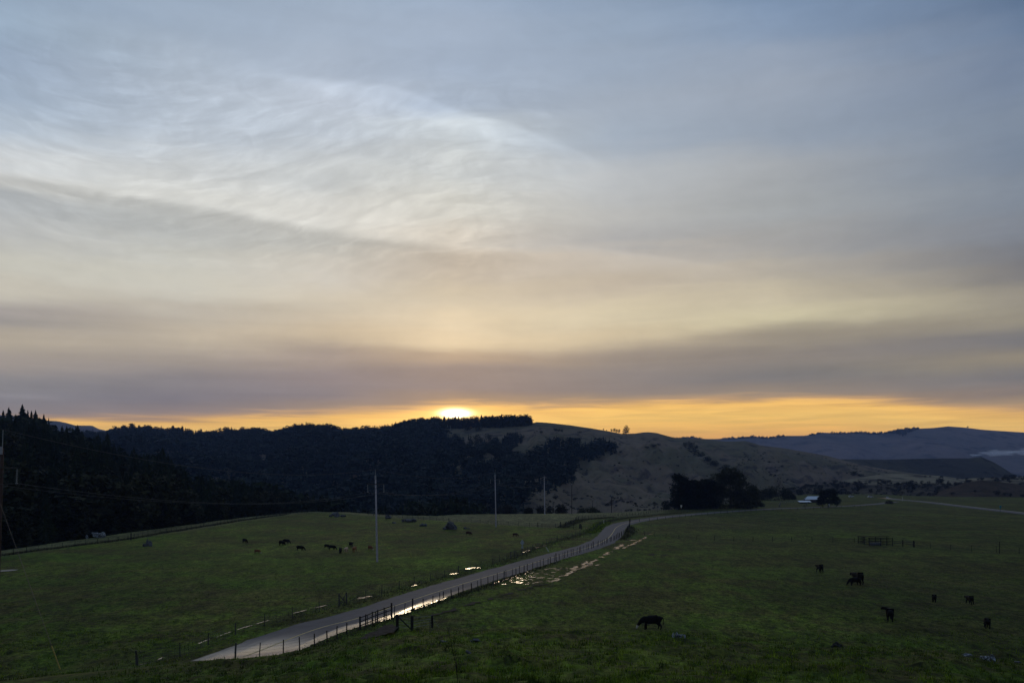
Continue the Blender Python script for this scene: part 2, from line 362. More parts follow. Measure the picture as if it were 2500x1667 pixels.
M['pole'] = simple('weathered grey pole wood', (.44,.41,.43), (.26,.24,.26), 3., .9, .2, stretch=(6,6,.7), bump=.3)
M['pole_dark'] = simple('dark pole wood', (.05,.035,.03), (.03,.022,.02), 3., .9, .2, stretch=(6,6,.7))
M['pole_red'] = simple('reddish brown pole wood', (.06,.035,.028), (.035,.022,.018), 3., .9, .2, stretch=(6,6,.7))
M['steel'] = simple('galvanised steel', (.28,.30,.32), (.2,.21,.23), 8., .5, .5, .6)
M['insul'] = simple('pale glass insulator', (.24,.26,.26), (.17,.19,.2), 8., .4, .5)
M['wire'] = simple('aluminium wire', (.07,.06,.055), (.045,.04,.038), 4., .6, .4, .3)
M['fwire'] = simple('rusty fence wire', (.05,.042,.036), (.03,.027,.025), 4., .8, .3)
M['post'] = simple('weathered fence post wood', (.032,.028,.024), (.018,.016,.014), 5., .95, .1, stretch=(5,5,1), bump=.4)
M['post_pale'] = simple('grey fence post wood', (.085,.08,.072), (.05,.047,.042), 5., .95, .1, stretch=(5,5,1), bump=.4)
M['tpost'] = simple('steel fence post', (.045,.05,.045), (.03,.034,.03), 6., .7, .3)
M['white'] = simple('white marker paint', (.62,.60,.52), (.46,.44,.38), 5., .6, .4)
M['sign_back'] = simple('bare aluminium sign back', (.34,.39,.42), (.26,.30,.33), 4., .5, .4, .4)
M['yellow'] = simple('yellow plastic guard', (.30,.21,.012), (.22,.15,.012), 4., .5, .4)
M['cow_black'] = simple('black hide', (.005,.0045,.0045), (.0035,.003,.003), 3., .85, .15)
M['cow_brown'] = simple('red brown hide', (.17,.055,.022), (.11,.035,.014), 3., .8, .3)
M['cow_tan'] = simple('tan hide', (.26,.115,.040), (.18,.075,.028), 3., .8, .3)
M['cow_dark'] = simple('dark red hide', (.045,.014,.008), (.03,.009,.006), 3., .8, .3)
M['cow_cream'] = simple('cream hide', (.62,.44,.30), (.50,.34,.22), 3., .8, .3)
M['cow_white'] = simple('white hide', (.60,.56,.50), (.48,.44,.38), 3., .8, .3)
M['roof'] = simple('pale metal roof', (.55,.60,.66), (.45,.50,.56), 2., .4, .5, .2, stretch=(8,1,1))
M['shed_wall'] = simple('dark shed wall boards', (.05,.045,.045), (.03,.028,.03), 3., .9, .2, stretch=(6,1,1))
M['car_white'] = simple('white car paint', (.6,.62,.64), (.55,.57,.6), 1., .35, .5)
M['car_glass'] = simple('car window glass', (.02,.025,.03), (.02,.02,.025), 1., .1, .6)
M['tyre'] = simple('tyre rubber', (.012,.012,.012), (.01,.01,.01), 4., .9, .2)
M['mud'] = simple('wet mud', (.040,.034,.030), (.014,.012,.011), 1.6, .95, .1, bump=.8, coord='P')
M['trough'] = simple('grey steel trough', (.16,.17,.19), (.11,.115,.13), 2., .6, .4, .3)
def rock_material(name, c1, c2, c3):
    m, g, b = new_mat(name); p = posn(g)
    n = g.noise(p, 1.3, 6., .65, .4); n2 = g.noise(p, 5., 5., .7)
    c = g.mix(g.step(n, .4, .6), c1, c2); c = g.mix(g.mul(g.step(n2, .5, .62), .85), c, c3)
    g.put(b.inputs['Base Color'], c); b.inputs['Roughness'].default_value = .95; b.inputs['Specular IOR Level'].default_value = .2
    bn = g.new('ShaderNodeBump'); bn.inputs['Strength'].default_value = .7; bn.inputs['Distance'].default_value = .1
    g.put(bn.inputs['Height'], n2); g.l.new(bn.outputs[0], b.inputs['Normal']); return m
M['rock'] = rock_material('lichened grey rock', (.10,.10,.11), (.055,.055,.06), (.16,.165,.17))
M['rock_pale'] = rock_material('pale lichened rock', (.20,.22,.23), (.06,.062,.062), (.46,.50,.52))
M['rock_dark'] = rock_material('dark mossy rock', (.022,.022,.020), (.014,.014,.013), (.04,.042,.04))
def water_material():
    m, g, b = new_mat('standing water'); p = posn(g)
    b.inputs['Base Color'].default_value = (.03, .028, .025, 1); b.inputs['Roughness'].default_value = .17
    b.inputs['IOR'].default_value = 1.4; b.inputs['Specular IOR Level'].default_value = .75
    bn = g.new('ShaderNodeBump'); bn.inputs['Strength'].default_value = .12; bn.inputs['Distance'].default_value = .02
    g.put(bn.inputs['Height'], g.noise(p, 3., 3., .5)); g.l.new(bn.outputs[0], b.inputs['Normal'])
    return m
M['water'] = water_material()
M['pond'] = water_material(); M['pond'].node_tree.nodes['Principled BSDF'].inputs['Roughness'].default_value = .42
def road_material():
    m, g, b = new_mat('damp asphalt'); p = posn(g)
    uv = g.new('ShaderNodeUVMap').outputs[0]; s = g.new('ShaderNodeSeparateXYZ'); g.l.new(uv, s.inputs[0]); u, v = s.outputs[0], s.outputs[1]
    n = g.noise(p, .5, 5., .6, .4); nf = g.noise(p, 14., 4., .7)
    nl = g.noise(g.vec(g.mul(u, 2.2), g.mul(v, .05)), 1., 5., .6, .3)
    c = g.mix(g.step(n, .35, .65), (.085, .083, .095), (.066, .065, .075))
    c = g.mix(g.mul(g.step(nf, .4, .7), .35), c, (.09, .09, .095))
    # wheel tracks are darker and smoother
    tr = g.add(g.m('EXPONENT', g.mul(g.m('POWER', g.m('DIVIDE', g.sub(g.m('ABSOLUTE', u), .52), .14), 2.), -1.)), 0.)
    c = g.mix(g.mul(tr, .3), c, (.055, .054, .064))
    # water lies on the low lane edge and across the low near end of the road
    lowend = g.step(v, 44., 24.)
    edge = g.step(g.add(u, g.mul(g.sub(nl, .5), .9)), .42, .95)
    wet = g.m('MAXIMUM', g.mul(edge, g.step(v, 95., 40.)), g.mul(lowend, g.step(g.add(u, g.mul(g.sub(nl, .5), 1.2)), -1.5, -.2)))
    c = g.mix(wet, c, (.02, .02, .022))
    g.put(b.inputs['Base Color'], c)
    g.put(b.inputs['Roughness'], g.step(wet, 0., 1., .78, .10)); g.put(b.inputs['Specular IOR Level'], g.step(wet, 0., 1., .16, 1.))
    bn = g.new('ShaderNodeBump'); bn.inputs['Distance'].default_value = .01
    g.put(bn.inputs['Strength'], g.step(wet, 0., .8, .5, .03)); g.put(bn.inputs['Height'], nf); g.l.new(bn.outputs[0], b.inputs['Normal'])
    return m
M['road'] = road_material()
M['line'] = simple('worn yellow road paint', (.50,.38,.16), (.34,.27,.14), 1.2, .8, .2, coord='P')
M['gravel'] = simple('pale wet gravel shoulder', (.26,.23,.20), (.16,.145,.13), 1., .5, .5, coord='P')

# ------------------------------------------------------------------ terrain
def I(px, pts): return np.interp(px, [p[0] for p in pts], [p[1] for p in pts])
EDGE = [(-2500,1600),(-600,1428),(0,1345),(163,1323),(207,1316),(272,1307),(354,1295),(463,1280),(600,1261),(680,1254),(763,1248),(845,1250),(940,1255),(1063,1258),(1117,1255),(1240,1255),(1390,1252),(1526,1249),(1573,1246),(1640,1242),(1720,1236),(1800,1226),(1870,1214),(1960,1207),(2100,1205),(2250,1210),(2500,1213),(3200,1216),(5000,1220)]
LIP = [(-2500,1760),(-600,1700),(0,1662),(245,1640),(479,1619),(600,1612),(680,1604),(760,1590),(880,1568),(1000,1556),(1100,1552),(1250,1548),(1500,1550),(1650,1551),(1800,1566),(1950,1576),(2068,1580),(2300,1595),(2500,1619),(3000,1665),(5000,1760)]
def De(px): return EYE*F/(I(px, EDGE)-HY)
_gx = np.linspace(-2500, 5000, 301); _gd = np.arange(0, 140.)
_T = np.zeros((301, 140))
for i, px in enumerate(_gx):
    lip = I(px, LIP); s = (lip-HY)/F; dp = EYE/s
    k = [0, 18, 38, 62, min(dp*.985, 90)+2, 140]
    z = [EYE-1.7, EYE-1.7-3.3, EYE-(s+.052)*38, EYE-s*62, 0, 0]
    _T[i] = np.interp(_gd, k, z)
ker = np.hanning(9); ker /= ker.sum()
_P = np.pad(_T, ((0, 0), (4, 4)), mode='edge'); _T = np.stack([np.convolve(r, ker, 'valid') for r in _P])
def bil(px, D):
    a = np.clip((px+2500)/25., 0, 299.999); b = np.clip(D, 0, 138.999); i = a.astype(int); j = b.astype(int); u = a-i; v = b-j
    return _T[i, j]*(1-u)*(1-v)+_T[i+1, j]*u*(1-v)+_T[i, j+1]*(1-u)*v+_T[i+1, j+1]*u*v
def sines(x, y, sc, seed, n=7):
    r = np.random.default_rng(seed); z = np.zeros_like(x)
    for _ in range(n):
        a = r.uniform(0, 2*math.pi); k = 2*math.pi/sc*r.uniform(.6, 1.7); z = z+np.sin((x*math.cos(a)+y*math.sin(a))*k+r.uniform(0, 6.3))
    return z/n**.5
def plane(px, py): D = EYE*F/(py-HY); return ((px-CX)/F*D, D)
# road centre line (yellow paint), as points on the pasture
ROADPX = [(560,1618),(634,1588),(780,1530),(872,1511),(1008,1463),(1120,1427),(1250,1389),(1340,1362),(1420,1341),(1462,1327),(1487,1312),(1497,1298),(1503,1287),(1520,1278),(1560,1270),(1607,1263),(1707,1253),(1830,1244.5),(1900,1240.5),(2015,1237),(2130,1231),(2185,1224)]
def smooth_line(P, step=1.5):
    P = np.array(P, float)
    for _ in range(3):
        Q = [P[0]]
        for a, b in zip(P, P[1:]): Q += [a*.75+b*.25, a*.25+b*.75]
        Q.append(P[-1]); P = np.array(Q)
    L = np.r_[0, np.cumsum(np.hypot(*np.diff(P, axis=0).T))]; n = int(L[-1]/step)+1
    t = np.linspace(0, L[-1], n+1); return np.c_[np.interp(t, L, P[:, 0]), np.interp(t, L, P[:, 1])]
_r = [plane(*p) for p in ROADPX]
_r[0] = (_r[1][0]-(_r[2][0]-_r[1][0])*.9, _r[1][1]-(_r[2][1]-_r[1][1])*.9)
_r.insert(0, (_r[0][0]-8, _r[0][1]-14)); 
ROAD = smooth_line(_r)
ROAD2 = smooth_line([plane(2150,1214), plane(2188,1219), plane(2250,1223.5), plane(2359,1237), plane(2500,1253), plane(2700,1276), plane(2900,1299)])
_rd = np.vstack([ROAD[::3], ROAD2[::6]])
def road_dist(x, y):
    d = np.full(x.shape, 1e9)
    for q in _rd: d = np.minimum(d, (x-q[0])**2+(y-q[1])**2)
    return np.sqrt(d)
def height(x, y, tuft=True):
    x = np.asarray(x, float); y = np.asarray(y, float)
    Dy = np.maximum(y, 8.); px = np.clip(x/Dy*F+CX, -2500, 5000)
    z = bil(px, y)
    w = np.clip((y-60)/60, 0, 1)*.5+.5
    rd = np.clip((road_dist(x, y)-4.5)/9, 0, 1)
    und = sines(x, y, 70, 3)*.13+sines(x, y, 23, 5)*.05
    z = z+und*w*rd
    if tuft:
        near = np.clip((125-y)/50, 0, 1)
        t1 = np.abs(sines(x, y, 2.6, 11, 9)); t2 = sines(x, y, 6.5, 12, 7)
        z = z+rd*(near*.20*(t1-.6)*(.6+.5*t2)+near*.10*t2) + rd*(1-near)*.05*np.abs(sines(x, y, 7, 13, 7))
    d = y-De(px); dd = np.maximum(d, 0)
    dr = .5*dd**2/(dd+14.)
    right = np.clip((px-1750)/200, 0, 1)
    return z-np.minimum(dr, 26)*(1-right)-np.minimum(dr*.5, 14)*right
def h1(x, y): return float(height(np.array([x]), np.array([y]), False)[0])
_marchD = np.geomspace(6, 1000, 2600)
def hit(px, py):
    x = (px-CX)/F*_marchD; z = height(x, _marchD, False); ray = EYE-(py-HY)/F*_marchD
    k = np.argmax(ray <= z); D = _marchD[k] if ray[k] <= z[k] else float(De(px))
    return Vector(((px-CX)/F*D, D, h1((px-CX)/F*D, D)))
def grid_faces(n, m):
    i = np.arange(n-1)[:, None]; j = np.arange(m-1)[None]; a = i*m+j
    return np.stack([a, a+m, a+m+1, a+1], -1).reshape(-1, 4)
def sheet(name, gx, gd, fn, mat):
    GX, GD = np.meshgrid(gx, gd, indexing='ij'); x = (GX-CX)/F*GD
    z = fn(x, GD); V = np.c_[x.ravel(), GD.ravel(), z.ravel()]
    return npmesh(name, V, grid_faces(len(gx), len(gd))[:, ::-1], mat, True), GX, GD
gx = np.r_[np.linspace(-2400, -200, 90, endpoint=False), np.linspace(-200, 2700, 620, endpoint=False), np.linspace(2700, 4900, 90)]
gd = np.r_[np.linspace(2, 30, 22, endpoint=False), np.linspace(30, 110, 190, endpoint=False), EYE*F/np.linspace(EYE*F/110, EYE*F/500, 260, endpoint=False), np.linspace(500, 980, 110)]
me, GX, GD = sheet('ground', gx, gd, height, M['ground'])
strip_px = [(-600,1440),(0,1362),(200,1333),(320,1320),(480,1294),(600,1272),(700,1259),(760,1252),(850,1255),(940,1262),(1080,1272),(1200,1281),(1350,1288),(1400,1275),(1500,1262),(1600,1254),(1660,1240),(5000,1180)]
lim = EYE*F/np.maximum(I(GX, strip_px)-HY, 5)
st = np.clip((GD-lim)/6, 0, 1)*(GX < 1650)
at = me.attributes.new('strip', 'FLOAT', 'POINT'); at.data.foreach_set('value', st.ravel().astype(np.float32))
ground = link('ground', me); tag(ground, 'green and brown grazed pasture sloping down from the viewer to the road', 'ground', kind='structure')
# far valley floor out to the horizon, and the hilltop behind the viewer
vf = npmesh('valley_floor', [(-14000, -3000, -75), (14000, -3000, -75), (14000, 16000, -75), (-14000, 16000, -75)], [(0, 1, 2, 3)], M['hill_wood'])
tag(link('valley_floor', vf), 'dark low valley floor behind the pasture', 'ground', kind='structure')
bx, by = np.meshgrid(np.linspace(-300, 300, 60), np.linspace(-400, 2.2, 60), indexing='ij')
bz = np.minimum(EYE-1.8, EYE-1.7-.02*np.abs(by))-.0*bx
tag(link('hilltop', npmesh('hilltop', np.c_[bx.ravel(), by.ravel(), bz.ravel()], grid_faces(60, 60)[:, ::-1], M['ground'], True)), 'grassy hilltop where the viewer stands', 'ground', kind='structure')

HILLS = {}
def hill(name, sky, Dr, Df, zf, mat, label, px0, px1, nx=260, ny=70, amp=4., gull=160., back=.45, shape=1.15, seed=1, skyrough=0.):
    def surf(px, t):
        px = np.asarray(px, float); t = np.asarray(t, float)
        dr = I(px, Dr) if not np.isscalar(Dr) else Dr+0*px
        df = Df(px) if callable(Df) else (I(px, Df) if not np.isscalar(Df) else Df+0*px)
        zfv = zf(px) if callable(zf) else zf+0*px
        zr = EYE+(HY-I(px, sky))/F*dr
        tt = np.clip(t, 0, 1); D = df+(dr-df)*t; x = (px-CX)/F*D
        z = zfv+(zr-zfv)*tt**shape
        tb = np.maximum(t-1, 0); z = z-(zr-zfv+20)*np.clip(tb/back, 0, 1)**1.6
        e = np.sin(np.pi*np.clip(tt, 0, 1))
        z = z+e*amp*(sines(x, D*.35, gull, seed)+.4*sines(x, D, gull*.35, seed+9))+skyrough*sines(x, D, 30, seed+4)*.3*(tt > .9)
        return x, D, z
    px = np.linspace(px0, px1, nx); t = np.r_[np.linspace(0, 1, ny), 1+np.linspace(.03, back, 8)]
    A, B = np.meshgrid(px, t, indexing='ij'); x, D, z = surf(A, B)
    V = np.c_[x.ravel(), D.ravel(), z.ravel()]
    o = link(name, npmesh(name, V, grid_faces(nx, len(t))[:, ::-1], mat, True)); tag(o, label, 'hill', kind='structure')
    HILLS[name] = surf; return surf

GR = [(-600,1090),(100,1078),(262,1066),(300,1055),(340,1057),(430,1061),(510,1067),(560,1060),(620,1062),(665,1067),(720,1053),(780,1051),(850,1060),(920,1056),(960,1050),(1000,1043),(1060,1041),(1141,1043),(1179,1039),(1240,1036),(1293,1034),(1309,1029.5),(1336,1031),(1390,1037),(1445,1045),(1486,1052),(1515,1058),(1551,1057.5),(1567,1055),(1581,1054),(1603,1056),(1624,1062),(1649,1068.5),(1679,1069.5),(1733,1073),(1771,1077),(1799,1077),(1818,1075.5),(1836,1080),(1854,1086),(1919,1094),(1970,1103),(2020,1112),(2056,1122),(2127,1139),(2231,1155),(2365,1172),(2500,1195)]
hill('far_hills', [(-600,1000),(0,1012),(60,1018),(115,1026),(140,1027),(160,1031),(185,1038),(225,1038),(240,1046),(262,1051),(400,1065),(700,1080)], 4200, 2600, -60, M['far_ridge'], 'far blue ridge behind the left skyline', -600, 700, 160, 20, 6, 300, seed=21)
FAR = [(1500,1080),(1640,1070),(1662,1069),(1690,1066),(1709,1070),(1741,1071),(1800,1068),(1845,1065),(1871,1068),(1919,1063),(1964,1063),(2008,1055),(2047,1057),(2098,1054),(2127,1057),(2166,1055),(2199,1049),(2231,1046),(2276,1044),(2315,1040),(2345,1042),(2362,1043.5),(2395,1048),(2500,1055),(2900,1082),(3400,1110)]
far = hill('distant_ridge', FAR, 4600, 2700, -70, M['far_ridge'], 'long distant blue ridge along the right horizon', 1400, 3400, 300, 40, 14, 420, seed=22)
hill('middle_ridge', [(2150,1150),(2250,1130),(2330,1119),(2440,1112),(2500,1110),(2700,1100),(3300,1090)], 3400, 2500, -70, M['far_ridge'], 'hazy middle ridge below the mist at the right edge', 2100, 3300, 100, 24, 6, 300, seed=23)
hill('dark_ridge', [(1900,1150),(2000,1124),(2056,1120),(2157,1121),(2306,1118),(2365,1118),(2395,1114.5),(2425,1127),(2455,1145),(2480,1162),(2520,1185)], 1650, 1260, -45, M['dark_ridge'], 'dark flat topped ridge ending in a steep nose at right', 1900, 2520, 200, 40, 6, 110, seed=24)
GD_R = [(-600,1900),(600,1850),(1100,1650),(1300,1560),(1900,1500),(2500,1350)]
wh = hill('hillside', GR, GD_R, lambda px: De(px)*1.0+130+60*(px > 1e9), -34, M['hill'], 'grassy hill rising behind the pasture with a wooded left flank', -600, 2480, 620, 170, 11, 150, seed=25, shape=1.25)
LG = [(-600,1010),(0,1066),(60,1066),(120,1100),(190,1110),(261,1132),(310,1166),(397,1172),(463,1212),(544,1228),(640,1240),(760,1262),(850,1280),(1200,1300)]
LD = [(-600,560),(0,620),(300,560),(640,490),(900,470),(1200,460)]
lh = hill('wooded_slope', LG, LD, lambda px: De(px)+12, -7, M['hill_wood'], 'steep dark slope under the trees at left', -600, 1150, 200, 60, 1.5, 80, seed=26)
bh = hill('brush_slope', [(1780,1215),(1860,1205),(1920,1197),(1980,1184),(2023,1180),(2062,1170),(2112,1163),(2157,1156),(2231,1156),(2306,1162),(2350,1169),(2380,1166),(2425,1165),(2500,1162),(2700,1155),(3300,1150)], [(1780,1000),(2000,1150),(3300,1200)], lambda px: De(px)-14, -3., M['brush'], 'dark brushy rise beyond the right hand pasture', 1780, 3300, 260, 60, 1.2, 90, seed=27)
kh = hill('knoll', [(2215,1216),(2250,1212),(2300,1196),(2350,1179),(2395,1171),(2440,1175),(2500,1184),(2600,1195),(2800,1214)], 850, 735, -1.5, M['knoll'], 'low brown grass knoll at the right edge', 2215, 2800, 120, 40, .5, 60, seed=28)

# ------------------------------------------------------------------ roads, paint, water, mud
def zroad(x, y, dz): return height(x, y, False)+dz
def ribbon(name, line, offs, dz, mat, label=None, cat='road'):
    d = np.gradient(line, axis=0); d /= np.hypot(*d.T)[:, None]; nrm = np.c_[d[:, 1], -d[:, 0]]   # to the right
    L = np.r_[0, np.cumsum(np.hypot(*np.diff(line, axis=0).T))]
    V = []; UV = []
    for k, o in enumerate(offs):
        q = line+nrm*(o if np.ndim(o) else np.full(len(line), o))[:, None]; V.append(np.c_[q, zroad(q[:, 0], q[:, 1], dz)]); UV.append(np.c_[np.full(len(line), -1+2*k/(len(offs)-1)), L])
    V = np.stack(V, 1).reshape(-1, 3); UV = np.stack(UV, 1).reshape(-1, 2)
    me = npmesh(name, V, grid_faces(len(line), len(offs)), mat, True, UV)
    o = link(name, me); tag(o, label, cat, kind='structure'); return o
_g = lambda x, y: np.minimum(height(x, y, False), np.where(y < 84, .12, 9.))
def zroad(x, y, dz): return _g(x, y)+dz
jit = sines(np.arange(len(ROAD))*1., np.zeros(len(ROAD)), 9, 31)*.14+sines(np.arange(len(ROAD))*1., np.zeros(len(ROAD)), 2.6, 32)*.09
ribbon('road', ROAD, [-3.75+jit, -2.5, -1.2, 0., 1.1, 2.3, 3.4-jit], .035, M['road'], 'narrow wet country road winding across the pasture')
ribbon('road_line', ROAD[:int(len(ROAD)*.9)], [-.11, .11], .041, M['line'], 'yellow centre line down the country road', 'road marking')
ribbon('cross_road', ROAD2, [-3.4, -1.5, 1.5, 3.4], .06, M['road'], 'second road crossing the far right of the pasture')
ribbon('gravel_shoulder', ROAD2[10:], [-4.6, -3.4], .05, M['gravel'], 'pale wet shoulder along the far side of the cross road')
def blob(name, pts, z, mat, label, cat, ragged=.0, seed=0):
    """a flat irregular patch on the ground from photo points"""
    P = np.array([plane(*p) for p in pts]); r = np.random.default_rng(seed); Q = []
    for a, b in zip(P, np.roll(P, -1, 0)):
        n = max(2, int(np.hypot(*(b-a))/.5))
        for k in range(n): Q.append(a+(b-a)*k/n)
    Q = np.array(Q); Q += r.normal(0, ragged, Q.shape)
    zz = max(h1(*p) for p in P)+z
    bm = bmesh.new(); vs = [bm.verts.new((q[0], q[1], zz)) for q in Q]; f = bm.faces.new(vs); bmesh.ops.triangulate(bm, faces=[f])
    me = bpy.data.meshes.new(name); bm.to_mesh(me); bm.free(); me.materials.append(mat)
    # make faces look up
    if sum(p.normal.z for p in me.polygons) < 0: me.flip_normals()
    return tag(link(name, me), label, cat, kind='structure')
def streak(name, pts, w, label, seed=0, mat=None, z=.03, cat='puddle', gaps=.35, step=.35):
    """a broken line of standing water along a rut, widths in metres"""
    P = smooth_line([plane(*p) for p in pts], step); r = np.random.default_rng(seed); n = len(P)
    k = np.arange(n); wv = w*(.55+.45*sines(k*1., k*0., 9, seed+50, 5)); wv = wv*(sines(k*1., k*0., 23, seed+70, 5) > -1+gaps*1.6)+r.normal(0, w*.12, n)
    wv = np.where(wv < .04, 0, wv)
    d = np.gradient(P, axis=0); d /= np.maximum(np.hypot(*d.T), 1e-6)[:, None]; nr = np.c_[d[:, 1], -d[:, 0]]; c = P+nr*(sines(k*1., k*0., 13, seed+90, 5)*w*.4)[:, None]
    a = c-nr*wv[:, None]/2; b = c+nr*wv[:, None]/2; wv = np.where(wv > 0, np.maximum(wv+r.normal(0, w*.38, n), .03), 0); zz = height(c[:, 0], c[:, 1], False)+z+.07*np.clip((c[:, 1]-85)/30, 0, 1)
    a = c-nr*wv[:, None]/2; b = c+nr*wv[:, None]/2
    V = np.stack([np.c_[a, zz], np.c_[b, zz]], 1).reshape(-1, 3); Fc = grid_faces(n, 2)
    keep = [i for i in range(n-1) if wv[i] > 0 or wv[i+1] > 0]
    if not keep: return
    me = npmesh(name, V, Fc[keep], mat or M['water'], True)
    return tag(link(name, me), label, cat, kind='structure')
def scatter_puddles(name, poly, n, label, seed):
    r = np.random.default_rng(seed); V = []; Fc = []
    P = np.array(poly, float); lo, hi = P.min(0), P.max(0); c = 0
    while c < n:
        q = lo+r.random(2)*(hi-lo)
        if not inpoly(q[0], q[1], poly): continue
        x, y = plane(*q); s = r.uniform(.10, .36)*(1.8 if r.random() < .12 else 1); z = h1(x, y)+.10; i = len(V); m = 9; a0 = r.uniform(0, 3)
        V.append((x, y, z))
        for k in range(m):
            th = 2*math.pi*k/m; rr = s*r.uniform(.5, 1.1); dx, dy = math.cos(th)*rr*1.2, math.sin(th)*rr
            V.append((x+dx, y+dy, z))
        for k in range(m): Fc.append((i, i+1+k, i+1+(k+1) % m))
        c += 1
    return tag(link(name, npmesh(name, V, Fc, M['water'])), label, 'puddle', kind='structure')
def inpoly(x, y, poly):
    x = np.asarray(x, float); y = np.asarray(y, float); ins = np.zeros(np.broadcast(x, y).shape, bool)
    for (x1, y1), (x2, y2) in zip(poly, poly[1:]+poly[:1]):
        if y1 == y2: continue
        c = ((y1 > y) != (y2 > y)) & (x < (x2-x1)*(y-y1)/(y2-y1)+x1); ins ^= c
    return ins
_p = blob
def road_edge(n0, n1, off): 
    return [tuple(q) for q in ROAD[n0:n1]]
# water on the road edge, in world metres beside the right hand lane
def edge_puddle(i0, i1, o0, o1, label, seed):
    line = np.array([ROAD[i0]+(ROAD[min(i0+1+q//4, len(ROAD)-1)]-ROAD[i0])*0+((ROAD[i0+q//4+1]-ROAD[i0+q//4])*(q % 4)/4+ROAD[i0+q//4]-ROAD[i0]) for q in range((i1-i0)*4)]); k = np.arange(len(line)); t = k/max(1, len(line)-1)
    wv = np.sin(np.pi*np.clip(t, 0, 1))**.4*(o1-o0)*(.75+.3*sines(k*1., k*0., 7, seed, 5))
    wv = np.maximum(wv, .02)
    if o0 < 0: wv = .8*(1.15+.35*sines(k*1., k*0., 11, seed, 5)+.25*sines(k*1., k*0., 3.1, seed+1, 5))*np.clip((1-t)/.25, 0, 1)*(.5+.5*np.clip(1-(k-96)/160., 0, 1)); wv = np.maximum(wv, .05)
    outer = np.full(len(line), o1)+sines(k*1., k*0., 3, seed+3, 5)*.13
    d = np.gradient(line, axis=0); d /= np.hypot(*d.T)[:, None]; nr = np.c_[d[:, 1], -d[:, 0]]
    a = line+nr*(outer-wv)[:, None]; b = line+nr*outer[:, None]; z = zroad(line[:, 0], line[:, 1], .06)
    V = np.stack([np.c_[a, z], np.c_[b, z]], 1).reshape(-1, 3)
    return tag(link('puddle', npmesh('puddle', V, grid_faces(len(line), 2), M['water'], True)), label, 'puddle', kind='structure')
def road_index(px):   # road sample nearest to a photo column
    return int(np.argmin(np.abs(ROAD[:, 0]/np.maximum(ROAD[:, 1], 1)*F+CX-px)[:int(len(ROAD)*.6)]))
i_a, i_b, i_c, i_d = 0, road_index(880), road_index(1010), road_index(1060)
edge_puddle(2, i_b, -1.6, 3.75, 'long bright puddle along the near lane edge of the road', 41)
edge_puddle(i_b-3, i_c+2, 3.5, 3.8, 'thin bright puddle beside the road past the board gate', 42)
edge_puddle(road_index(1140), road_index(1205), 4.2, 4.65, 'bright puddle on the verge beyond the fence bend', 43)
streak('puddle', [(340,1626),(370,1615),(400,1604)], .35, 'faint water streak at the foot of the left fence near its end', 44)
streak('puddle', [(480,1572),(540,1551),(600,1531),(660,1514),(700,1503),(745,1490),(800,1477)], .22, 'long water filled ditch along the left roadside fence', 45, gaps=.15)
streak('puddle', [(868,1462),(890,1457),(909,1456)], .8, 'small puddle between left fence and road above the brace posts', 46, gaps=.0)
streak('puddle', [(1003,1432),(1015,1428)], .4, 'tiny puddle in the ditch left of the road', 47, gaps=0)
streak('puddle', [(1100,1401),(1118,1399)], .5, 'tiny double puddle by the left fence', 48, gaps=0)
streak('puddle', [(1135,1388),(1170,1385)], .8, 'wide puddle beside the left fence below the lone pole', 49, gaps=0)
streak('puddle', [(1278,1349),(1300,1341),(1336,1331)], .6, 'water streak under the fence by the diamond sign', 50, gaps=.2)
for k, (a, b) in enumerate(((1419, 1429), (1431, 1440))):
    streak('puddle', [(a,1289),(b,1289)], 2.4, ('left' if k == 0 else 'right')+' one of two small bright puddles inside the road bend', 51+k, gaps=0)
streak('puddle', [(1595,1259),(1612,1258)], 2.2, 'bright puddle on the verge of the road toward the big trees', 55, gaps=0)
_pp = blob('puddle', [(-14,1394),(10,1392),(30,1390.5),(46,1391),(40,1393),(20,1395),(-10,1396.5)], .12, M['pond'], 'flat bright pond at the left edge of the picture', 'puddle', .05, 56)
# the ruts in the boggy ground right of the road
streak('puddle', [(1345,1420),(1362,1412),(1378,1404),(1396,1394),(1420,1386),(1440,1376),(1458,1366)], .9, 'main bright rut of water crossing the boggy ground', 60, gaps=.05)
streak('puddle', [(1385,1392),(1400,1386),(1418,1379),(1437,1370)], .8, 'shorter bright rut left of the main rut', 61, gaps=.1)
streak('puddle', [(1466,1364),(1468,1358)], 1.8, 'little bright pool at the kink of the main rut', 62, gaps=0)
streak('puddle', [(1474,1355),(1492,1346)], .9, 'thin rut of water beyond the kink pool', 63, gaps=.1)
streak('puddle', [(1501,1340),(1512,1333),(1524,1328)], 1.1, 'bright rut of water by the fence corner', 64, gaps=0)
streak('puddle', [(1522,1338),(1545,1328),(1566,1317),(1580,1309)], .8, 'long thin rut of water leading to the far trough', 65, gaps=.25)
streak('puddle', [(1540,1319),(1549,1318)], 2., 'small bright puddle above the long thin rut', 66, gaps=0)
streak('puddle', [(1572,1304),(1594,1303)], 1.8, 'faint puddle at the far end of the ruts', 67, gaps=.2)
streak('puddle', [(1332,1390),(1352,1386),(1392,1384)], .45, 'scattered bright water left of the short rut', 68, gaps=.45)
streak('puddle', [(1450,1380),(1470,1377),(1492,1378)], .45, 'broken water right of the main rut', 69, gaps=.5)
streak('puddle', [(1278,1401),(1295,1393)], .5, 'bright puddle at the foot of the roadside fence', 70, gaps=0)
streak('puddle', [(1225,1424),(1250,1419),(1280,1424),(1320,1421),(1344,1419)], .3, 'broken line of water below the boggy patch', 71, gaps=.5)
scatter_puddles('puddles', [(1225,1426),(1270,1405),(1330,1388),(1380,1383),(1400,1392),(1360,1412),(1290,1428)], 80, 'many tiny puddles in the trampled boggy patch', 72)['kind'] = 'structure'
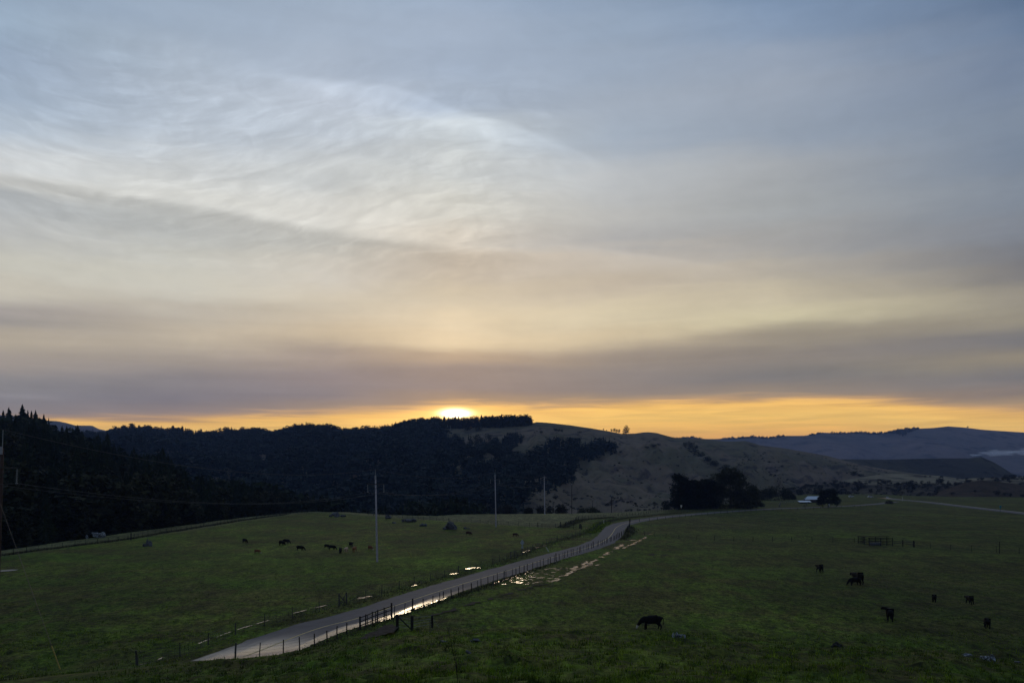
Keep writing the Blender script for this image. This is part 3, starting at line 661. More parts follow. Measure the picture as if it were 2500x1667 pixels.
blob('mud', [(880,1568),(895,1558),(920,1548),(935,1536),(960,1532),(972,1540),(960,1552),(935,1560),(905,1572),(885,1574)], .04, M['mud'], 'dark churned mud in front of the brace posts', 'mud', .12, 73)
streak('mud', [(1058,1502),(1100,1489),(1160,1471),(1240,1448),(1300,1431),(1345,1421)], .9, 'dark narrow trail running from the brace posts to the ruts', 74, M['mud'], .03, 'trail', 0)
for k, (a, b, c2, w) in enumerate(((1575,1355,1640,2.6), (1610,1282,1665,2.2), (1750,1281,1800,2.2))):
    streak('mud', [(a,b),((a+c2)/2,b-1),(c2,b)], w, ('dark hollow in the grass right of the ruts','dark furrow below the far road','dark furrow right of the other, below the far road')[k], 75+k, M['mud'], .03, 'hollow', 0)

# ------------------------------------------------------------------ grass (uncountable)
def grass(name, n, y0, y1, hmin, hmax, label, mat, wk=1., seed=3, dens=None, px0=-250, px1=2750):
    r = np.random.default_rng(seed); y = 1/(1/y1+(1/y0-1/y1)*r.random(n)**1.15)
    px = r.uniform(px0, px1, n); x = (px-CX)/F*y
    cl = sines(x, y, 1.6, seed+1, 8)+.7*sines(x, y, 7, seed+2, 6)
    keep = (cl > r.uniform(-.75, 1.25, n)) & (sines(x, y, 3.4, seed+7, 7) > -.75+r.normal(0, .12, n)) & (road_dist(x, y) > 4.6)
    x, y, cl, px = x[keep], y[keep], cl[keep], px[keep]; n = len(x); z = height(x, y)
    h = (hmin+(hmax-hmin)*r.random(n)**2)*(.8+.25*np.clip(cl, -1, 2)); w = (.010+.00030*y)*wk
    a = r.uniform(0, 2*math.pi, n); b = r.uniform(0, 2*math.pi, n); ln = r.uniform(.1, .55, n)*h
    dx, dy = np.cos(a)*w, np.sin(a)*w
    V = np.empty((n, 3, 3)); V[:, 0] = np.c_[x-dx, y-dy, z-.02]; V[:, 1] = np.c_[x+dx, y+dy, z-.02]; V[:, 2] = np.c_[x+np.cos(b)*ln, y+np.sin(b)*ln, z+h]
    me = npmesh(name, V.reshape(-1, 3), np.arange(3*n).reshape(-1, 3), mat)
    return tag(link(name, me), label, 'grass', kind='stuff')
def grass_mat(name, c1, c2, c3):
    m, g, b = new_mat(name); p = posn(g)
    n = g.noise(p, 1.1, 4., .6, .5); n2 = g.noise(p, 9., 2., .5); n3 = g.noise(p, .05, 4., .6, .6)
    c = g.mix(g.step(n, .4, .62), c1, c2); c = g.mix(g.mul(g.step(n2, .5, .7), .6), c, c3); c = g.mix(g.mul(g.step(n3, .48, .6), .6), c, tuple(q*.55 for q in c1))
    l1 = g.noise(g.vscale(p, (1.3, .7, 1)), 1., 5., .7, .5); l2 = g.noise(g.vscale(p, (5, 3, 1)), 1., 3., .6)
    lm = g.mul(g.step(l1, .36, .64, .50, 2.2), g.step(l2, .3, .7, .65, 1.5))
    sc = g.new('ShaderNodeVectorMath', operation='SCALE'); g.l.new(c, sc.inputs[0]); g.put(sc.inputs['Scale'], lm); c = sc.outputs[0]
    g.put(b.inputs['Base Color'], c); b.inputs['Roughness'].default_value = .8; b.inputs['Specular IOR Level'].default_value = .1
    return m
M['grass1'] = grass_mat('fresh grass blades', (.030,.064,.003), (.115,.158,.009), (.23,.24,.04))
M['grass2'] = grass_mat('short pasture blades', (.034,.066,.003), (.070,.090,.008), (.11,.125,.02))
grass('grass', 330000, 26, 94, .07, .34, 'long ragged grass on the near slope', M['grass1'])
grass('short_grass', 170000, 84, 165, .05, .17, 'short grazed grass across the pasture', M['grass2'], .8, 5)
def verge(name, pts, w, n, hmin, hmax, label, mat, seed):
    P = smooth_line([plane(*p) for p in pts], 1.); r = np.random.default_rng(seed); k = r.integers(0, len(P)-1, n)
    q = P[k]+r.normal(0, w, (n, 2)); kk = road_dist(q[:, 0], q[:, 1]) > 4.1; q = q[kk]; n = len(q); x, y = q.T
    z = height(x, y, False); h = r.uniform(hmin, hmax, n); wd = .012+.00045*y; a = r.uniform(0, 6.3, n); ln = r.uniform(.1, .5, n)*h; b = r.uniform(0, 6.3, n)
    V = np.empty((n, 3, 3)); V[:, 0] = np.c_[x-np.cos(a)*wd, y-np.sin(a)*wd, z-.02]; V[:, 1] = np.c_[x+np.cos(a)*wd, y+np.sin(a)*wd, z-.02]; V[:, 2] = np.c_[x+np.cos(b)*ln, y+np.sin(b)*ln, z+h]
    return tag(link(name, npmesh(name, V.reshape(-1, 3), np.arange(3*n).reshape(-1, 3), mat)), label, 'grass', kind='stuff')
M['dead'] = grass_mat('dead verge weeds', (.060,.052,.030), (.050,.058,.020), (.12,.10,.06))

FR = [(575,1622),(642,1610),(713,1599),(748,1588),(807,1565),(863,1543),(956,1508),(1045,1480),(1121,1452),(1184,1431),(1255,1405),(1317,1384),(1366,1366),(1412,1349),(1460,1333),(1499,1318),(1530,1300),(1537,1285)]
FL = [(330,1632),(401,1617),(526,1567),(650,1527),(785,1491),(880,1466),(980,1436),(1082,1409),(1190,1381),(1272,1354),(1340,1327),(1414,1306),(1445,1296),(1462,1282),(1480,1272),(1530,1263),(1607,1256),(1720,1246),(1840,1238)]
verge('verge_weeds', FL[3:], 1.3, 12000, .05, .24, 'rough weeds under the left roadside fence', M['dead'], 6)
verge('roadside_weeds', FR[3:], .6, 9000, .08, .36, 'rough weeds under the right roadside fence', M['dead'], 7)

# ------------------------------------------------------------------ trees
def conifer_tris(h, r, tiers, per, seed, droop=.25, bare=.08, gap=0., top=.02):
    rg = np.random.default_rng(seed); T = []
    for k in range(tiers):
        f = k/(tiers-1); z = h*(bare+(1-bare)*f**.92); rr = r*((1-f)**.8*.96+top)*rg.uniform(.72, 1.12)
        if rg.random() < gap: continue
        for j in range(per):
            a = rg.uniform(0, 2*math.pi); L = rr*rg.uniform(.65, 1.15); dz = -droop*L*rg.uniform(.5, 1.4); w = (.10+.05*rg.random())*h/tiers*6*(.5+.5*(1-f))*.55
            ca, sa = math.cos(a), math.sin(a); hgt = h/tiers*rg.uniform(.7, 1.7)
            tip = np.array((ca*L, sa*L, z+dz)); base = np.array((ca*L*.05, sa*L*.05, z+hgt*.5))
            l = np.array((ca*L*.62-sa*w, sa*L*.62+ca*w, z+dz*.45)); rr2 = np.array((ca*L*.62+sa*w, sa*L*.62-ca*w, z+dz*.45)); up = np.array((ca*L*.5, sa*L*.5, z+dz*.2+hgt*.6)); dn = np.array((ca*L*.45, sa*L*.45, z+dz*.3-hgt*.7))
            T += [(base, l, tip), (base, tip, rr2), (base, up, tip), (base, tip, dn)]
    # leader
    T += [((-.012*h, 0, h*.93), (.012*h, 0, h*.93), (0, 0, h*1.03)), ((0, -.012*h, h*.93), (0, .012*h, h*.93), (0, 0, h*1.03))]
    n = 9  # inner mass
    for j in range(n):
        a, b = 2*math.pi*j/n, 2*math.pi*(j+1)/n; q = .42*r
        T += [((math.cos(a)*q, math.sin(a)*q, h*(bare+.06)), (math.cos(b)*q, math.sin(b)*q, h*(bare+.06)), (0, 0, h*.86))]
    return np.array([[tuple(p) for p in t] for t in T], float)
def clump_tris(lobes, n, size, seed, flat=.6, shell=.55):
    """leaf clumps: small faces spread through a set of ellipsoid lobes (x,y,z,rx,ry,rz)"""
    rg = np.random.default_rng(seed); vol = np.array([l[3]*l[4]*l[5] for l in lobes])**.7; pk = rg.choice(len(lobes), n, p=vol/vol.sum()); L = np.array(lobes)[pk]
    d = rg.normal(size=(n, 3)); d /= np.linalg.norm(d, axis=1)[:, None]; rad = shell+(1-shell)*rg.random(n)**.6; rad = np.where(rg.random(n) < .10, rad*rg.uniform(1., 1.28, n), rad); rad *= 1+.13*np.sin(d[:, 0]*7+L[:, 0]*3)+.10*np.sin(d[:, 2]*9+L[:, 1]*5)
    c = L[:, :3]+d*L[:, 3:]*rad[:, None]; s = size*rg.uniform(.5, 1.5, n)
    a = rg.normal(size=(n, 3)); a[:, 2] *= flat; a /= np.linalg.norm(a, axis=1)[:, None]; b = np.cross(a, rg.normal(size=(n, 3))); b[:, 2] *= flat; b /= np.maximum(np.linalg.norm(b, axis=1), 1e-6)[:, None]
    return np.stack([c-a*s[:, None], c+a*s[:, None]*.8+b*s[:, None]*.3, c+b*s[:, None]*1.1], 1)
def tris_mesh(name, T, mat): return npmesh(name, T.reshape(-1, 3), np.arange(len(T)*3).reshape(-1, 3), mat)
def trunk_mesh(h, r, mat=None, seed=0, limbs=0, spread=1.):
    m = MB(); m.tube([(0, 0, -1.2), (0, 0, 0), (.05, 0, h*.4), (0, .05, h*.75), (0, 0, h)], r, 7, r*.15); rg = random.Random(seed)
    for k in range(limbs):
        a = rg.uniform(0, 6.3); z = h*rg.uniform(.2, .7); L = spread*rg.uniform(.5, 1); m.tube([(0, 0, z), (math.cos(a)*L*.5, math.sin(a)*L*.5, z+L*.35), (math.cos(a)*L, math.sin(a)*L, z+L*.8)], r*.4, 5, r*.08)
    return m.mesh('trunk', mat or M['bark'], True)
# prototypes: unit metres, real height 24
CON = []; 
for k in range(5):
    h = 24.; T = conifer_tris(h, (4.2, 3.6, 5., 4.4, 3.9)[k], (30, 34, 26, 30, 36)[k], (9, 8, 9, 10, 8)[k], 100+k, (.3, .22, .38, .3, .25)[k], .05, .06)
    CON.append((tris_mesh('crown', T, M['conifer']), trunk_mesh(h*.97, .35), h))
BRD = []
for k in range(4):
    rg = random.Random(k+50); h = 20.; lob = []
    for j in range(9):
        zz = rg.uniform(6, 16.5); w = 3.1*(1-abs(zz-11)/13); a = rg.uniform(0, 6.3); q = rg.uniform(0, 3.0)*(1-abs(zz-10)/12); lob.append((math.cos(a)*q, math.sin(a)*q, zz, w, w, w*.95))
    lob.append((0, 0, 9.5, 4.4, 4.4, 8.)); T = clump_tris(lob, 1500, .75, 150+k)
    BRD.append((tris_mesh('crown', T, M['broadleaf']), trunk_mesh(h*.7, .4, limbs=4, spread=4), h))
def plant_tree(name, proto, loc, h, rz, label, cat='tree', group=None, wx=1.):
    cr, tk, ph = proto; s = h/ph
    r = empty(name, loc, rz); r.scale = (s*wx, s*wx, s)
    link('crown', cr, r); link('trunk', tk, r)
    return tag(r, label, cat, group)
LOWCROWN = []
for k in range(3):
    rg = random.Random(k+80); lob = [(rg.uniform(-2, 2), rg.uniform(-2, 2), rg.uniform(2.5, 15), 3., 3., 3.) for _ in range(9)]+[(0, 0, 7, 4, 4, 7)]
    LOWCROWN.append((tris_mesh('crown', clump_tris(lob, 900, .8, 170+k), M['broadleaf']), trunk_mesh(14, .4), 18.))
CANL = [(-600,960),(-20,990),(0,1003),(100,1012),(120,1027),(152,1041),(190,1040),(205,1046),(223,1062),(261,1058),(288,1075),(310,1102),(327,1092),(351,1100),(375,1102),(397,1094),(424,1116),(463,1149),(503,1157),(544,1165),(640,1168),(690,1183),(760,1198),(830,1210),(900,1232),(954,1227),(981,1221),(1050,1211),(1117,1206),(1171,1219),(1190,1245),(1300,1260)]
cand = []
rt = np.random.default_rng(9)
tries = 0
cell = {}
while len(cand) < 880 and tries < 16000:
    tries += 1; px = rt.uniform(-330, 1185); tt = rt.random()**.9
    x, D, z = (float(v) for v in lh(px, tt))
    if px > 870 and px < 930 and rt.random() < .8: continue
    kx, ky = int(x//6.5), int(D//6.5)
    if any(math.hypot(x-a, D-b) < 6.2 for i in (-1, 0, 1) for j in (-1, 0, 1) for a, b in cell.get((kx+i, ky+j), ())): continue
    top = I(px, CANL)+rt.uniform(0, 22)**1.0; hmax = EYE+(HY-top)/F*D-z
    h = min(rt.uniform(17, 31), hmax)
    if h < 7: continue
    cell.setdefault((kx, ky), []).append((x, D)); cand.append((px, D, x, z, h))
# trees that stand above the canopy line
sky_t = [(22,993,640,0,1.15,'tall dark conifer on the skyline at the left edge of the picture'),(8,999,630,4,1.,'second dark conifer at the far left of the skyline'),(24,1000,630,1,.9,'short conifer tucked under the tall one at the left edge'),(55,986,650,2,1.0,'tallest open branched conifer standing alone on the left skyline'),(68,999,650,4,.8,'thin open conifer right beside the tallest skyline conifer'),(77,1001,645,1,.85,'dark pointed conifer, first of a close pair on the left skyline'),(87,1000,650,3,.85,'dark narrow conifer, second of a close pair on the left skyline'),(107,1010,640,2,.7,'small pointed conifer where the left skyline starts to fall'),(119,1018,640,4,.6,'tiny wispy conifer on the falling left skyline'),(152,1037,600,0,.9,'pointed conifer against the far blue ridge'),(190,1036,590,2,1.1,'broad conifer standing before the far blue ridge'),(163,1038,590,1,1.1,'broad rounded conifer against the far blue ridge'),(240,1058,560,3,1.1,'rounded conifer below the far ridge dip'),(262,1055,560,0,1.2,'broad conifer where the dark slope meets the blue woods'),(327,1089,545,1,1.1,'conifer above the dark slope line, left of a dip'),(397,1091,520,2,1.1,'broad conifer marking a hump in the dark slope line')]
for px, top, D, k, wx, lab in sky_t:
    x = (px-CX)/F*D; t_ = (D-float(De(px))-12)/(float(I(px, LD))-float(De(px))-12)
    _, _, z = lh(px, min(t_, 1.0)); z = float(z)
    plant_tree('conifer', CON[k], (x, D, z-.5), EYE+(HY-top)/F*D-z, random.uniform(0, 6.3), lab, 'conifer', wx=wx*1.7)
cand.sort(key=lambda c: -(c[4]/c[1])+(0 if -20 < c[0] else 5)); 
left_rest = []; nc = nb = 0
for i, (px, D, x, z, h) in enumerate(cand):
    if i < 285 and px > -20:
        low = D < float(De(px))+70
        if rt.random() < (.4 if low or px > 600 else .6):
            plant_tree('conifer', CON[i % 5], (x, D, z-.6), h, rt.uniform(0, 6.3), 'dark conifer in the dense wood filling the slope behind the left pasture', 'conifer', 'conifers of the dark wooded slope', rt.uniform(1.15, 1.8))
        else:
            plant_tree('broad_tree', BRD[i % 4], (x, D, z-.6), h*.9, rt.uniform(0, 6.3), 'dark round headed tree in the dense wood behind the left pasture', 'tree', 'round headed trees of the dark wooded slope', rt.uniform(.9, 1.3))
    else: left_rest.append((x, D, z-.6, h, rt.uniform(.9, 1.35)))
LOWC = [conifer_tris(24, (4., 3.6, 4.6)[k], 12, 5, 200+k, .3, .02, .03) for k in range(3)]
LOWB = [clump_tris([(0, 0, 7, 4.2, 4.2, 5.5), (1.5, 0, 11, 3, 3, 3.4), (-1.4, 1, 9, 3, 3, 3.6)], 110, 1.5, 220+k, shell=.75) for k in range(3)]
def merge_trees(name, pts, label, mat, seed, conf=.7, cat='woodland'):
    """one far-off wood, too many trees to count, as one object"""
    r = np.random.default_rng(seed); out = []
    for (x, y, z, h, w) in pts:
        c = r.random() < conf; B = (LOWC if c else LOWB)[r.integers(3)]; s = h/(24. if c else 14.5); a = r.uniform(0, 6.3); ca, sa = math.cos(a), math.sin(a); q = B.copy()
        X = (q[..., 0]*ca-q[..., 1]*sa)*s*w; Yv = (q[..., 0]*sa+q[..., 1]*ca)*s*w; out.append(np.stack([X+x, Yv+y, q[..., 2]*s+z], -1))
    return tag(link(name, tris_mesh(name, np.concatenate(out), mat)), label, cat, kind='stuff')
merge_trees('wood', left_rest, 'rest of the dense dark wood on the slope behind the left pasture', M['conifer'], 12, .7)
# the wooded flank of the big hill
FOR = [(-700,900),(1075,900),(1075,1056),(1100,1068),(1137,1092),(1096,1104),(1120,1107),(1172,1098),(1180,1085),(1215,1083),(1265,1067),(1278,1080),(1252,1093),(1246,1113),(1200,1119),(1175,1120),(1175,1124),(1225,1141),(1227,1129),(1282,1120),(1322,1101),(1352,1086),(1401,1082),(1431,1091),(1472,1088),(1513,1101),(1458,1122),(1420,1135),(1402,1150),(1401,1167),(1396,1191),(1336,1202),(1282,1213),(1290,1330),(-700,1330)]
CLR = [[(785,1128),(815,1119),(800,1130)]]
CANW = [(-600,1060),(100,1050),(262,1050),(272,1043),(285,1041),(292,1034),(318,1033),(328,1030),(334,1044),(341,1035),(350,1042),(365,1036),(390,1038),(430,1043),(480,1050),(510,1051),(555,1042),(640,1045),(668,1054),(690,1045),(720,1036),(750,1031),(780,1033),(830,1040),(850,1043),(880,1043),(920,1039),(960,1034),(985,1026),(1010,1021),(1060,1017),(1120,1017),(1180,1014),(1240,1013),(1285,1011),(1300,1014)]
pts = []; n = 0
N = 17000; pxs = rt.uniform(-620, 1520, N); ts = rt.random(N)**.8*1.02
x, D, z = wh(pxs, np.minimum(ts, 1.015)); pyg = HY-(z-EYE)/D*F
ok = inpoly(pxs, pyg+rt.normal(0, 2.5, N), FOR) & ~inpoly(pxs, pyg, CLR[0])
hh = rt.uniform(10, 22, N)*np.where(pxs > 1090, .72, 1.)
hmax = EYE+(HY-(I(pxs, CANW)+rt.uniform(-5, 10, N)))/F*D-z
hh = np.where(pxs < 1300, np.minimum(hh, hmax), hh)
dens = np.where(D > 1150, 1., .8)
k_ = np.where(ok & (hh > 3) & (rt.random(N) < dens))[0]
merge_trees('woodland', [(x[i], D[i], z[i]-.5, hh[i], 1.3+.7*rt.random()) for i in k_], 'far wood covering the left flank of the big hill in one dark mass', M['woods'], 13, .55)
# thin ridge top row of trees, countable against the glow
n = 0
for px in np.concatenate([np.arange(560, 930, 5.2), np.arange(930, 1296, 2.9)]):
    px = px+rt.uniform(-1.5, 1.5); x_, D_, z_ = (float(v) for v in wh(px, 1-.035*rt.random()))
    top = float(I(px, CANW))+rt.uniform(-4., 6.); h = EYE+(HY-top)/F*D_-z_
    if h < 8: h = 8+rt.uniform(0, 4)
    k = rt.integers(5); plant_tree('ridge_tree', CON[k] if rt.random() < .55 else LOWCROWN[k % 3], (x_, D_, z_-.5), h, rt.uniform(0, 6.3), 'small dark tree in the row along the hill crest under the sun glow', 'tree', 'trees in the row on the hill crest', rt.uniform(1.2, 2.1)); n += 1
x_, D_, z_ = (float(v) for v in wh(1287, .995))
plant_tree('crest_tree', BRD[1], (x_, D_, z_-.5), 20, 1., 'round headed tree ending the crest row at its right end', 'tree', wx=1.0)
for px in (1265, 1278): 
    x_, D_, z_ = (float(v) for v in wh(px, .99)); plant_tree('crest_tree', BRD[2], (x_, D_, z_-.5), 16, 2.+px, ('broad tree third from the right end of the crest row', 'broad tree next to the round end tree of the crest row')[px > 1270], 'tree', wx=.9)
# eucalyptus and small trees on the open crest
euc_l = [(0,0,9,3.6,3.6,3.2),(2.8,0,12,3,3,3),(-2.6,1,12.5,2.8,2.8,2.6),(0,0,16,3,3,2.8),(5,0,8.5,2.4,2.4,2.6),(-4.2,0,8,2.2,2.2,2.2),(6.5,0,5,2,2,2.4),(1,0,4.5,2.2,2.2,1.8)]
EUC = (tris_mesh('crown', clump_tris(euc_l, 900, .7, 300, shell=.5), M['broadleaf']), trunk_mesh(15, .4, limbs=7, spread=5), 19.)
SM = (tris_mesh('crown', clump_tris([(0, 0, 4, 1.8, 1.8, 2.2), (.8, 0, 6, 1.3, 1.3, 1.4)], 220, .5, 301, shell=.4), M['broadleaf']), trunk_mesh(6, .2, limbs=3, spread=1.6), 7.5)
def on_hill(surf, px, py):
    t = np.linspace(0, 1, 1200); x, D, z = surf(np.full(1200, float(px)), t); q = HY-(z-EYE)/D*F; k = int(np.argmin(np.abs(q-py))); return float(x[k]), float(D[k]), float(z[k])
def hill_plant(px, py, hpx, proto, name, label, cat='tree', wx=1., surf=None, group=None):
    x, D, z = on_hill(surf or wh, px, py); return plant_tree(name, proto, (x, D, z-.3), hpx/F*D, random.uniform(0, 6.3), label, cat, group, wx)
hill_plant(1529, 1064, 27, EUC, 'eucalyptus', 'tall open crowned tree standing alone on the grassy crest', wx=1.15)
for px, h, lab in ((1473, 7, 'tiny tree alone left of the small crest group'), (1481, 5, 'lowest shrubby tree left of the small crest group'), (1493, 10, 'first small tree of the crest group left of the tall lone tree'), (1499, 13, 'second small tree of the crest group left of the tall lone tree'), (1505, 12, 'third small tree of the crest group left of the tall lone tree'), (1511, 13, 'small tree of the crest group nearest the tall lone tree')):
    hill_plant(px, float(I(px, GR))+1.5, h, SM, 'small_tree', lab, wx=1.)
# isolated hill trees and shrubs
def bush_proto(seed, mat, w=1., n=260, lob=None):
    rg = random.Random(seed); lob = lob or [(rg.uniform(-.8, .8), rg.uniform(-.6, .6), rg.uniform(.4, 1.1), rg.uniform(.5, .9), rg.uniform(.5, .9), rg.uniform(.45, .8)) for _ in range(6)]
    core = clump_tris(lob, n, .2, seed, shell=.5); return tris_mesh('crown', core, mat)
BU = [bush_proto(400+k, M['scrub']) for k in range(4)]; BO = [bush_proto(420+k, M['broadleaf']) for k in range(3)]
tw = MB()
for k in range(5): tw.tube([(0, 0, -.3), (math.cos(k*1.3)*.4, math.sin(k*1.3)*.4, .8)], .05, 5, .02)
TW = tw.mesh('trunk', M['bark'])
def bush(px, py, wpx, hpx, surf, label, name='bush', mats=BU, group=None, cat='bush', D=None):
    if surf is None: v = hit(px, py); x, Dd, z = v
    else: x, Dd, z = on_hill(surf, px, py)
    sx = wpx/F*Dd/2.4; sz = hpx/F*Dd/1.6
    r = empty(name, (x, Dd, z-.1*sz), random.uniform(0, 6.3)); r.scale = (sx, sx, sz); link('crown', random.choice(mats), r); link('trunk', TW, r)
    return tag(r, label, cat, group)
hs = [(1150,1088,16,28,'bushy tree cluster in the grass gap below the crest, left part'),(1163,1086,18,30,'tallest tree cluster in the grass gap below the crest'),(1174,1084,12,20,'right part of the tree cluster below the crest'),(1194,1075,18,18,'round tree right of the cluster below the crest'),(1114,1078,10,14,'small round tree at the wood edge below the crest'),(1140,1050,22,10,'low dark trees at the left end of the open crest grass'),(1168,1050,20,12,'dark bush before the crest row'),(1276,1070,9,10,'small round tree above the hillside thicket'),(1321,1056,9,5,'tiny dark bush high on the grassy hill'),(1317,1069,14,6,'flat dark bush below the tiny one on the grassy hill'),(1355,1051,9,7,'left bush of the trio near the crest line'),(1363,1052,10,7,'middle bush of the trio near the crest line'),(1372,1053,9,6,'right bush of the trio near the crest line'),(1414,1056,12,4,'faint low bush on the open crest grass'),
      (1672,1088,12,11,'left bush at the head of the gully'),(1686,1092,18,16,'big dark bush at the head of the gully'),(1700,1094,10,9,'right bush at the head of the gully'),(1697,1104,16,10,'dark bush in the upper gully'),(1712,1114,20,12,'bush cluster partway down the gully'),(1728,1124,22,12,'bush cluster in the middle of the gully'),(1745,1134,24,12,'bush cluster low in the gully'),(1770,1142,22,10,'lowest bushes of the gully'),(1580,1093,12,5,'low bush in the short crease left of the gully'),(1595,1089,16,6,'middle bush in the short crease left of the gully'),(1608,1086,12,5,'upper bush in the short crease left of the gully'),(1436,1092,10,12,'pointed tree at the top of the hillside thicket'),(1500,1106,12,8,'bush at the right tip of the hillside thicket'),(1515,1104,9,5,'last small bush right of the hillside thicket'),
      (1525,1193,22,9,'low bush cluster on the lower hillside'),(1537,1196,12,6,'small bush beside the low cluster on the lower hillside'),(2085,1158,22,10,'dark bush cluster at the right foot of the grassy hill'),(2100,1162,14,7,'small bush right of the cluster at the foot of the hill'),(1356,1216,20,8,'dark bush on the slope behind the tall grey pole'),(1400,1171,16,8,'bush at the lower edge of the hillside thicket')]
for px, py, w, h, lab in hs:
    bush(px, py, w, h, wh, lab, mats=BO)
# dome shaped shrub and dark shrubs behind the pasture edge
def big_clump(name, px, D, zbase, lobes, n, size, mat, label, cat='tree', trunk=None, seed=0, flat=.6, shell=.5):
    x = (px-CX)/F*D; r = empty(name, (x, D, zbase)); link('crown', tris_mesh('crown', clump_tris(lobes, n, size, seed, flat, shell), mat), r)
    link('trunk', trunk or trunk_mesh(4, .3, limbs=3, spread=2), r); return tag(r, label, cat)
def edge_lobes(px, py, wpx, hpx, D, n=7, seed=0):
    """lobes filling a dome of wpx x hpx photo pixels at distance D"""
    rg = random.Random(seed); w = wpx/F*D/2; h = hpx/F*D; L = []
    for k in range(n):
        u = rg.uniform(-.7, .7); hh = h*(1-u*u)**.5; L.append((u*w, rg.uniform(-.3, .3)*w, hh*rg.uniform(.45, .68), w*.34, w*.4, hh*.36))
    L.append((0, 0, h*.45, w*.75, w*.6, h*.5)); return L
def pz(py, D): return EYE-(py-HY)/F*D
D_ = 430; big_clump('dome_shrub', 1440, D_, pz(1262, D_), edge_lobes(0, 0, 66, 26, D_, seed=1), 3200, .28, M['olive'], 'low olive green dome shaped shrub behind the pasture edge', 'shrub', seed=61)
for k, (px, w, h, lab) in enumerate(((1372,34,26,'dark rounded shrub behind the pasture edge near a dark pole'),(1330,50,26,'dark spreading shrub at the foot of the second grey pole'),(1235,60,26,'dark spreading shrub right of the lone grey pole'),(1290,30,18,'low dark shrub between the two grey poles'),(1180,40,20,'dark shrub left of the lone grey pole base'))):
    big_clump('shrub', px, 440, pz(1264, 440), edge_lobes(0, 0, w, h+10, 440, seed=3+k), 1500, .4, M['scrub'], lab, 'shrub', seed=70+k)
# the big dark trees by the road
def layered(wm, hm, seed, n=16):
    """flat shelves of foliage of an old cypress"""
    rg = random.Random(seed); L = []
    for k in range(n):
        z = hm*(.1+.85*k/n); w = wm*(.5-.18*abs(k/n-.45)); a = rg.uniform(0, 6.3); q = rg.uniform(0, .42)*wm*(1-.4*k/n)
        L.append((math.cos(a)*q, math.sin(a)*q, z, w*rg.uniform(.4, .75), w*rg.uniform(.4, .75), hm*.07))
    L.append((0, 0, hm*.45, wm*.40, wm*.40, hm*.46)); L.append((wm*.1, 0, hm*.18, wm*.5, wm*.45, hm*.2)); return L
D_ = 455; zb = pz(1244, D_)
TB = trunk_mesh(14, .8, limbs=6, spread=6)
big_clump('cypress', 1660, D_, zb, layered(62/F*D_, 92/F*D_, 1, 18), 9000, .5, M['cypress'], 'tall black cypress with shelving branches, left end of the big grove', trunk=TB, seed=80)
big_clump('cypress', 1694, D_+3, zb, layered(64/F*D_, 76/F*D_, 2, 16), 10000, .55, M['cypress'], 'black cypress in the middle of the big grove', trunk=TB, seed=81)
big_clump('cypress', 1722, D_+8, zb, layered(52/F*D_, 78/F*D_, 3, 16), 10000, .55, M['cypress'], 'flat topped black cypress beside the huge round tree', trunk=TB, seed=82)
big_clump('cypress', 1626, D_-2, zb, layered(30/F*D_, 26/F*D_, 4, 8), 1000, .35, M['cypress'], 'small low cypress at the left foot of the big grove', trunk=trunk_mesh(4, .25), seed=83)
D_ = 470; zb = pz(1241, D_)
rl = [(0,0,12,7,7,6.2),(-6,0,9,5,5,5.5),(6.5,0,9,5.5,5.5,6),(0,0,18,5.6,5.6,4.6),(4,1,16,5,5,4.6),(-4.5,0,15,4.6,4.6,4.2),(9.5,0,6,4.2,4.2,4.6),(11,0,9,3,3,3.6),(-9,0,6,4,4,4.5),(0,0,5,10.5,8,5.5),(-8,0,4,6,6,5),(8,0,4,6,6,5),(0,-2,19.6,4,4,3.2)]
rl = [(a*1.22-1, b, c, d*1.2, e*1.2, f) for a, b, c, d, e, f in rl]+[(-13, 0, 5, 5, 5, 6), (-11, 0, 10, 4.5, 4.5, 5)]
big_clump('round_tree', 1783, D_, zb, rl, 26000, .46, M['broadleaf'], 'huge round dark tree at the right of the big grove', trunk=TB, seed=84, shell=.6)
big_clump('shrub', 1850, 500, pz(1240, 500), edge_lobes(0, 0, 36, 18, 500, seed=9), 1300, .35, M['scrub'], 'brownish round shrub at the right foot of the huge round tree', 'shrub', seed=85)
D_ = 640
for k, (px, w, h, lab) in enumerate(((1900,60,46,'dark rounded tree in the hollow right of the big grove'),(1868,46,36,'dark tree close behind the brownish shrub'),(1925,36,30,'low dark tree at the right end of the hollow'),(1838,30,36,'dark tree peeping out behind the huge round tree'))):
    big_clump('tree', px, D_+k*8, pz(1226, D_), edge_lobes(0, 0, w, h, D_, seed=20+k), 2200, .5, M['broadleaf'], lab, seed=90+k)
# dense dark tree in front of the shed
D_ = 500; zb = pz(1237, D_); s_ = 1/F*D_
fl = [(0,0,5,5.5,5,3.6),(-2.6,0,7.6,3,3,2.6),(2.2,0,8.2,3.2,3.2,2.4),(-4.6,0,3.4,2.6,2.6,2.6),(4.6,0,3.6,2.6,2.6,2.8),(0,0,9,1.8,1.8,1.5),(-.8,0,9.4,1,1,1.2),(2.6,0,9.6,1,1,1.2)]
big_clump('field_tree', 2022, D_, zb, fl, 9000, .34, M['cypress'], 'dense dark tree hiding the right half of the pale roofed shed', trunk=trunk_mesh(5, .4), seed=95)
big_clump('yellow_bush', 2008, 490, pz(1238, 490), edge_lobes(0, 0, 6, 7, 490, seed=30), 160, .18, M['yellow_leaf'], 'little yellow bush at the left foot of the dense dark tree', 'bush', trunk=trunk_mesh(.8, .05), seed=96)
big_clump('shrub', 2170, 555, pz(1231, 555), edge_lobes(0, 0, 22, 12, 555, seed=31), 800, .25, M['scrub'], 'dark shrub in the angle where the two roads meet', 'shrub', trunk=trunk_mesh(1.5, .1), seed=97)
